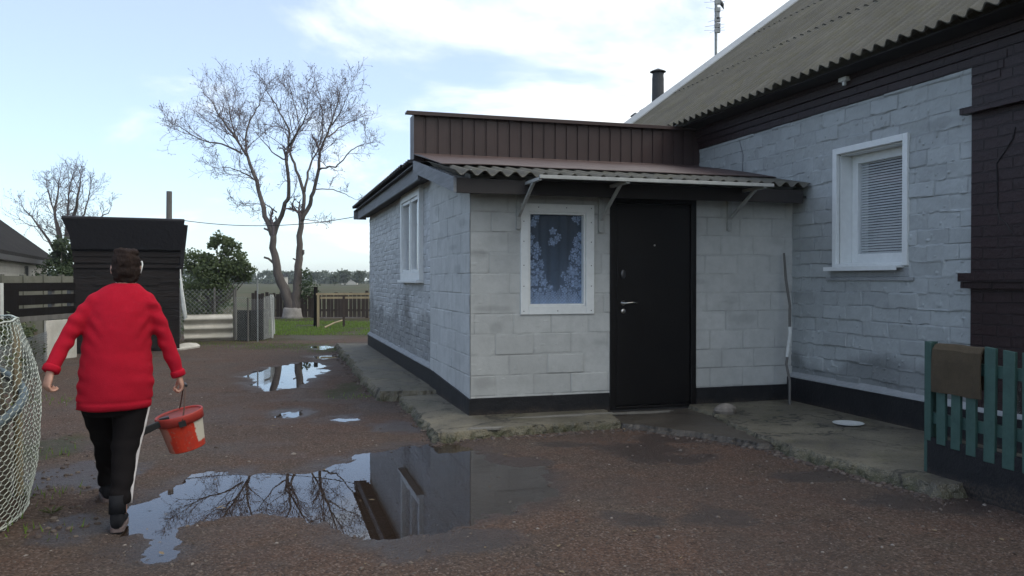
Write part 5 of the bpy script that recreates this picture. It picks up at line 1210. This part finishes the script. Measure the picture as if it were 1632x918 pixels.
# ------------------------------------------------------------------ the woman with the bucket
def remeshed(name, m_, mat, parent, voxel, sm=6, fac=.5, fn=None):
    me = bpy.data.meshes.new(name+'_src'); me.from_pydata([tuple(v) for v in m_.v], [], m_.f); me.update()
    o = bpy.data.objects.new(name+'_src', me); COL.objects.link(o)
    rm = o.modifiers.new('r','REMESH'); rm.mode = 'VOXEL'; rm.voxel_size = voxel; rm.use_smooth_shade = True
    s_ = o.modifiers.new('s','SMOOTH'); s_.iterations = sm; s_.factor = fac
    dg = bpy.context.evaluated_depsgraph_get(); dg.update(); me2 = bpy.data.meshes.new_from_object(o.evaluated_get(dg)); me2.name = name
    bpy.data.objects.remove(o); bpy.data.meshes.remove(me)
    if fn:
        n = len(me2.vertices); co = np.empty(n*3); me2.vertices.foreach_get('co', co); no = np.empty(n*3); me2.vertices.foreach_get('normal', no)
        co = co.reshape(-1,3); no = no.reshape(-1,3); d = np.array([fn(Vector(c)) for c in co]); co = co+no*d[:,None]; me2.vertices.foreach_set('co', co.ravel()); me2.update()
    me2.materials.clear(); me2.materials.append(mat); me2.polygons.foreach_set('use_smooth', [True]*len(me2.polygons))
    o2 = bpy.data.objects.new(name, me2); COL.objects.link(o2); o2.parent = parent; return o2
PER = thing('person', 'woman in red jumper and black trousers walking away carrying a red bucket', 'person', (-2.36,4.85,0), R(26))
def ering(c, rx, ry, n=24, sq=1.0):
    return [(c[0]+rx*math.copysign(abs(math.cos(t))**sq,math.cos(t)), c[1]+ry*math.copysign(abs(math.sin(t))**sq,math.sin(t)), c[2]) for t in [6.28319*k/n for k in range(n)]]
RL = [((.095,.02,.80),.105,.12),((.092,.0,.66),.100,.11),((.08,-.04,.55),.088,.095),((.062,-.085,.44),.074,.078),((.048,-.15,.33),.066,.070),((.036,-.215,.24),.060,.064),((.031,-.24,.18),.058,.062),((.029,-.245,.145),.057,.062)]
LL = [((-.085,.03,.80),.105,.12),((-.082,.08,.66),.098,.108),((-.066,.15,.55),.087,.094),((-.048,.235,.44),.075,.080),((-.043,.33,.33),.067,.072),((-.038,.42,.24),.060,.066),((-.036,.47,.15),.058,.068),((-.036,.475,.10),.060,.07)]
TOR = [(.66,.203,.160,.003),(.74,.207,.172,.008),(.82,.205,.178,.015),(.90,.198,.172,.016),(.98,.192,.163,.018),(1.06,.186,.155,.022),(1.14,.182,.148,.028),(1.22,.178,.135,.035),(1.29,.168,.112,.042),(1.34,.142,.090,.048),(1.375,.104,.072,.056),(1.398,.066,.060,.068)]
LARM = [(-.070,0,1.285),(-.136,-.01,1.235),(-.192,-.03,1.17),(-.248,-.05,1.06),(-.285,-.075,.985),(-.318,-.105,.905)]
RARM = [(.155,0,1.285),(.210,0,1.235),(.254,-.005,1.15),(.298,.0,1.01),(.330,.0,.92),(.358,.0,.835)]
def hand(m_, wr, dr, side, curl, spread_dir, palm_n, L_=.17):
    """palm along dr; spread_dir runs from little finger to index; fingers curl towards palm_n"""
    wr, dr, sp, pn = Vector(wr), Vector(dr).normalized(), Vector(spread_dir).normalized(), Vector(palm_n).normalized()
    pl_ = L_*.5
    rg = []
    for t, w_, th in ((-.1,.026,.021),(.15,.031,.019),(.5,.039,.017),(.85,.040,.015),(1.0,.036,.011)):
        c = wr+dr*pl_*t; rg.append([c+sp*w_*math.cos(a)+pn*th*math.sin(a) for a in [6.283*k/14 for k in range(14)]])
    m_.loft(rg)
    for k, (off, ln, rad) in enumerate(((-.029,.062,.0082),(-.010,.078,.0090),(.010,.084,.0094),(.029,.074,.0092))):
        p = wr+dr*pl_*.80+sp*off; q = wr+dr*pl_*1.0+sp*off*1.08; d = dr.copy(); pts = [p,q]; rr = [rad*1.05,rad*1.12]
        ax = pn; a = 0
        for j, f_ in enumerate((.45,.30,.25)):
            a += curl[j]*(1+.06*k); d2 = dr*math.cos(a)+pn*math.sin(a); q = q+d2*ln*f_; pts.append(q); rr.append(rad*(1,.93,.78)[j])
        m_.tube(pts, rr, 8)
    p = wr+dr*pl_*.22+sp*.024; q = p+(sp*.75+dr*.55+pn*.35).normalized()*.038; q2 = q+(dr*.9+sp*.15+pn*.6).normalized()*.030; q3 = q2+(dr*.7-sp*.25+pn*.75).normalized()*.024
    m_.tube([p,q,q2,q3], [.0125,.0115,.0102,.0085], 8)
bd = MB()
bd.loft([ering((cx,0,z), rx*.86, ry*.84) for z,rx,ry,cx in TOR])
bd.tube([(.066,.0,1.36),(.070,.012,1.40),(.071,.02,1.45)], [.062,.054,.056], 14)
HC = (.071,.028,1.497)
bd.ell(HC,(.073,.092,.108),20,14); bd.ell((HC[0],HC[1]+.045,HC[2]-.055),(.056,.052,.055),16,10)       # skull and jaw
bd.ell((HC[0],HC[1]+.098,HC[2]-.012),(.012,.016,.024),10,6); bd.ell((HC[0],HC[1]+.088,HC[2]-.055),(.026,.010,.008),10,6)   # nose, lips
for sx in (-1,1): bd.ell((HC[0]+sx*.076,HC[1]-.002,HC[2]-.018),(.010,.020,.032),10,8)
bd.ell((HC[0],HC[1]+.084,HC[2]+.022),(.050,.010,.010),12,6)
bd.tube(LARM, [.045,.046,.042,.037,.033,.027], 12); bd.tube(RARM, [.045,.045,.042,.036,.032,.026], 12)
hand(bd, (-.320,-.108,.895), (-.22,-.20,-.95), -1, (.75,.95,.6), (-.45,.85,.0), (.92,.40,-.1), .165)
hand(bd, (.360,.0,.828), (.26,.02,-.96), 1, (1.0,1.25,1.0), (0,1,0), (-.95,0,-.28), .150)
for LG in (RL, LL): bd.tube([c for c,_,_ in LG]+[(LG[-1][0][0],LG[-1][0][1]-.01,.09)], [r_*.70 for _,r_,_ in LG]+[.036], 14)
for fx, fy in ((.022,-.19),(-.042,.53)): bd.ell((fx,fy,.055),(.036,.105,.035),14,8)
remeshed('body', bd, M['skin'], PER, .0055, 4, .4)
for sx in (-1,1):
    q = MB(); q.ell((HC[0]+sx*.030,HC[1]+.086,HC[2]+.004),(.011,.010,.009),10,8); q.build('eye', M['white'], PER, smooth=True)
# hair
hr = MB(); hr.ell((HC[0],HC[1]-.012,HC[2]+.022),(.081,.094,.086),22,14); hr.ell((HC[0],HC[1]-.030,HC[2]-.030),(.080,.076,.066),20,12); hr.ell((HC[0]+.028,HC[1]-.03,HC[2]+.080),(.046,.05,.026),14,8); hr.ell((HC[0]-.02,HC[1]-.02,HC[2]+.088),(.05,.055,.022),14,8)
hr.ell((HC[0],HC[1]-.042,HC[2]-.070),(.070,.050,.040),16,8)
remeshed('hair', hr, M['hair'], PER, .007, 2, .4, lambda c: .006*mnoise.noise(c*38)+.004*mnoise.noise(c*90))
q = MB(); q.tube([(HC[0]+.070,HC[1]+.03,HC[2]+.028),(HC[0]+.086,HC[1]-.005,HC[2]+.030),(HC[0]+.089,HC[1]-.03,HC[2]+.012),(HC[0]+.083,HC[1]-.04,HC[2]-.02),(HC[0]+.075,HC[1]-.032,HC[2]-.055)], [.004,.0045,.0045,.0035,.0025], 6); q.build('ear_loop', M['white'], PER, smooth=True)
# jumper
jm = MB(); jm.loft([ering((cx,0,z), rx, ry, 32) for z,rx,ry,cx in TOR])
jm.tube(LARM, [.055,.055,.051,.047,.045,.042], 16); jm.tube(RARM, [.055,.053,.049,.045,.042,.038], 16)
jm.ell((-.082,0,1.272),(.074,.076,.072),18,12); jm.ell((.176,0,1.276),(.070,.074,.070),18,12)
def wr(c):
    f = .0045*mnoise.noise(Vector((c.x*5,c.y*4,c.z*9)))+.0022*mnoise.noise(Vector((c.x*11+3,c.y*8,c.z*20)))
    # drag folds across the waist and under the seat of the jumper
    f += .0038*math.sin(c.z*46+math.sin(c.x*7+1)*2.0+c.x*9)*math.exp(-((c.z-.92)/.08)**2)*(.4+.6*abs(mnoise.noise(Vector((c.x*4,0,c.z*3)))))
    f += .0045*math.sin(c.z*80+c.x*30)*math.exp(-((abs(c.x-.02)-.22)/.05)**2)
    f += (.0035 if c.z < .70 else 0) - .004*math.exp(-((c.z-.703)/.006)**2)*(abs(c.x) < .24)
    f += .0045*math.sin((c.z*1.0-abs(c.x-.03)*1.3)*58)*math.exp(-((c.z-1.13)/.09)**2)*math.exp(-((abs(c.x-.03)-.14)/.05)**2)
    f += .0008*mnoise.noise(Vector((c.x*26,c.y*26,c.z*34)))
    return f
remeshed('jumper', jm, M['jumper'], PER, .010, 16, .5, wr)
for pts, r_ in (((LARM[-2],LARM[-1]),.047),((RARM[-2],RARM[-1]),.042)):
    a, b = Vector(pts[0]), Vector(pts[1]); d = (b-a).normalized(); q = MB(); q.tube([b-d*.030,b-d*.02,b+d*.004,b+d*.010],[r_*.94,r_*1.02,r_,r_*.85],16); q.build('cuff', M['jumper'], PER, smooth=True)
# trousers
tm = MB(); tm.loft([ering((.003,.015,z),rx,ry,24) for z,rx,ry in ((.62,.165,.135),(.70,.178,.15),(.80,.185,.155),(.90,.175,.15))])
for LG in (RL,LL): tm.loft([ering(c,rx,ry,20) for c,rx,ry in LG[::-1]])
def wt(c): return .007*mnoise.noise(Vector((c.x*9,c.y*9,c.z*14)))+.005*math.sin(c.z*70+c.x*20)*math.exp(-((c.z-.22)/.06)**2)+.004*math.sin(c.z*60)*math.exp(-((c.z-.45)/.06)**2)
remeshed('trousers', tm, M['trouser'], PER, .009, 5, .5, wt)
sm_ = MB(); rings = []
for (c,rx,ry), wdt in zip(RL, (.42,.42,.38,.32,.27,.24,.2,.2)):
    rings.append([(c[0]+(rx+.008)*math.cos(t), c[1]+(ry+.008)*math.sin(t), c[2]) for t in [-wdt*.6-.10+ (1.2*wdt)*k/6 for k in range(7)]] + [(c[0]+(rx-.012)*math.cos(t), c[1]+(ry-.012)*math.sin(t), c[2]) for t in [-wdt*.6-.10+(1.2*wdt)*k/6 for k in range(6,-1,-1)]])
sm_.loft(rings[1:]); sm_.build('side_stripe', M['stripe'], PER, smooth=True)
for (fx,fy,yaw,pitch) in ((.024,-.20,R(-6),R(0)),(-.040,.52,R(4),R(0))):
    q = MB(); rg = []
    for y, w_, h in ((-.118,.022,.085),(-.112,.034,.115),(-.085,.038,.135),(-.045,.039,.130),(.0,.041,.098),(.05,.045,.075),(.095,.043,.062),(.125,.032,.050),(.138,.016,.036)):
        rg.append([(w_*math.copysign(abs(math.cos(t))**.7,math.cos(t)), y, .022+max(0,(h-.022)*(.5+.5*math.sin(t)))) for t in [6.283*k/18 for k in range(18)]])
    q.loft(rg); q.tube([(0,-.075,.10),(0,-.062,.20)], [.046,.044], 16)
    s_ = q.build('shoe', M['shoe'], PER, smooth=True); s_.location = (fx,fy,0); s_.rotation_euler = (pitch,0,yaw)
    k = MB(); pts = [(w_*sgn,y) for sgn,seq in ((1,((-.118,.018),(-.105,.034),(-.06,.040),(0,.042),(.06,.046),(.105,.042),(.134,.022))),(-1,((.134,.022),(.105,.042),(.06,.046),(0,.042),(-.06,.040),(-.105,.034),(-.118,.018)))) for y,w_ in seq]
    k.prism(pts, .001, .030); k.build('sole', M['sole'], s_, bevel=.004)

# bucket
def bucket_mat():
    t = NT('scuffed_red_bucket'); ob = t.coord(); sp = t.n('ShaderNodeSeparateXYZ'); t.l(ob, sp.inputs[0])
    nz = t.noise(ob, 22, 5, .65); x = t.m('ADD', sp.outputs['X'], t.m('MULTIPLY', t.m('SUBTRACT', nz, .5), .045)); z = t.m('ADD', sp.outputs['Z'], t.m('MULTIPLY', t.m('SUBTRACT', nz, .5), .05))
    lab = t.m('MULTIPLY', t.m('MULTIPLY', t.ramp(x,.062,.068), t.ramp(x,.135,.140,1,0)), t.m('MULTIPLY', t.ramp(z,.035,.045), t.ramp(z,.175,.18,1,0)))
    dirt = t.m('MULTIPLY', t.ramp(x,-.075,-.085), t.ramp(z,.16,.175,1,0)); c = t.mix(t.ramp(t.noise(ob,9,4),.4,.65), (.52,.038,.014), (.40,.03,.016))
    c = t.mix(t.m('MULTIPLY', dirt, .65), c, (.28,.20,.15)); c = t.mix(t.m('MULTIPLY', t.ramp(t.noise(ob,30,6,.75),.5,.7), .5), c, (.20,.09,.07)); c = t.mix(lab, c, (.50,.47,.40)); c = t.mix(t.ramp(t.noise(ob,60,3),.62,.72,0,.5), c, (.3,.22,.18)); t.base(c); t.rough(.7); t.b.inputs['Specular IOR Level'].default_value = .25; return t.mat
BK = thing('bucket', 'scuffed red plastic bucket with torn pale label hanging from the hand', 'bucket', (0,0,0))
BK.location = Matrix.Translation(PER.location) @ (Matrix.Rotation(R(26),4,'Z') @ Vector((.408,.0,.385)))
BK.rotation_euler = (R(2),R(-13),R(26))
m_ = MB(); m_.lathe([(.001,0),(.102,0),(.106,.004),(.130,.196),(.127,.196),(.102,.008),(.001,.008)], 36); m_.build('pail', bucket_mat(), BK, smooth=False)
m_ = MB(); m_.lathe([(.130,.170),(.137,.172),(.139,.205),(.141,.222),(.137,.228),(.128,.224),(.128,.19)], 36); m_.build('rim', simple('dull_red_rim', (.36,.03,.02),(.26,.03,.022),14,.5,.1), BK, smooth=True)
m_ = MB(); m_.lathe([(.001,.212),(.10,.212),(.127,.218),(.127,.210),(.001,.204)], 36); m_.build('lid', simple('dirty_red_lid', (.25,.035,.025),(.17,.035,.027),14,.6,.2), BK, smooth=True)
for sy in (-1,1): m_ = MB(); m_.box(-.02,.02,sy*.143-.006,sy*.143+.006,.165,.20); m_.build('lug', M['black_plastic'], BK)
ht = Vector((-.10,0,.365))
m_ = MB(); m_.tube([(0,-.145,.19),(.03,-.115,.26),(.066,-.055,.368),(.076,-.03,.383),(.076,.03,.383),(.066,.055,.368),(.03,.115,.26),(0,.145,.19)], .0038, 7); bl = m_.build('bail', simple('rusty_bail_wire', (.10,.055,.04),(.07,.04,.03),30,.7,.1), BK, smooth=True)
m_ = MB(); m_.tube([(.076,-.045,.383),(.076,.045,.383)], .009, 8); m_.build('grip', M['black_plastic'], bl)
sc_ = thing('scoop', 'black flat handled scoop poking out of the red bucket', 'scoop', (0,0,0)); sc_.location = BK.location; sc_.rotation_euler = BK.rotation_euler
m_ = MB(); m_.hexa([(-.225,-.06,.160),(-.11,-.075,.185),(-.11,-.055,.185),(-.225,-.04,.160)], [(-.225,-.06,.205),(-.11,-.075,.225),(-.11,-.055,.225),(-.225,-.04,.205)]); m_.box(-.232,-.215,-.062,-.038,.155,.212); m_.build('handle', M['black_plastic'], sc_, bevel=.006)
m_ = MB(); m_.hexa([(-.115,-.07,.215),(-.06,-.07,.212),(-.06,-.03,.212),(-.115,-.05,.215)], [(-.115,-.07,.235),(-.06,-.07,.232),(-.06,-.03,.232),(-.115,-.05,.235)]); m_.build('blade', M['black_plastic'], sc_)

# ------------------------------------------------------------------ air
m_ = MB(); m_.box(-960,960,-960,960,-1.06,14.0)
hz = bpy.data.materials.new('air'); hz.use_nodes = True; hz.node_tree.nodes.clear()
_o = hz.node_tree.nodes.new('ShaderNodeOutputMaterial'); _v = hz.node_tree.nodes.new('ShaderNodeVolumePrincipled'); _v.inputs['Color'].default_value = (.86,.93,1,1); _v.inputs['Density'].default_value = .0005; _v.inputs['Anisotropy'].default_value = .2
hz.node_tree.links.new(_v.outputs[0], _o.inputs['Volume'])
tag(m_.build('haze', hz), 'thin pale haze over the far field', 'haze', kind='stuff')
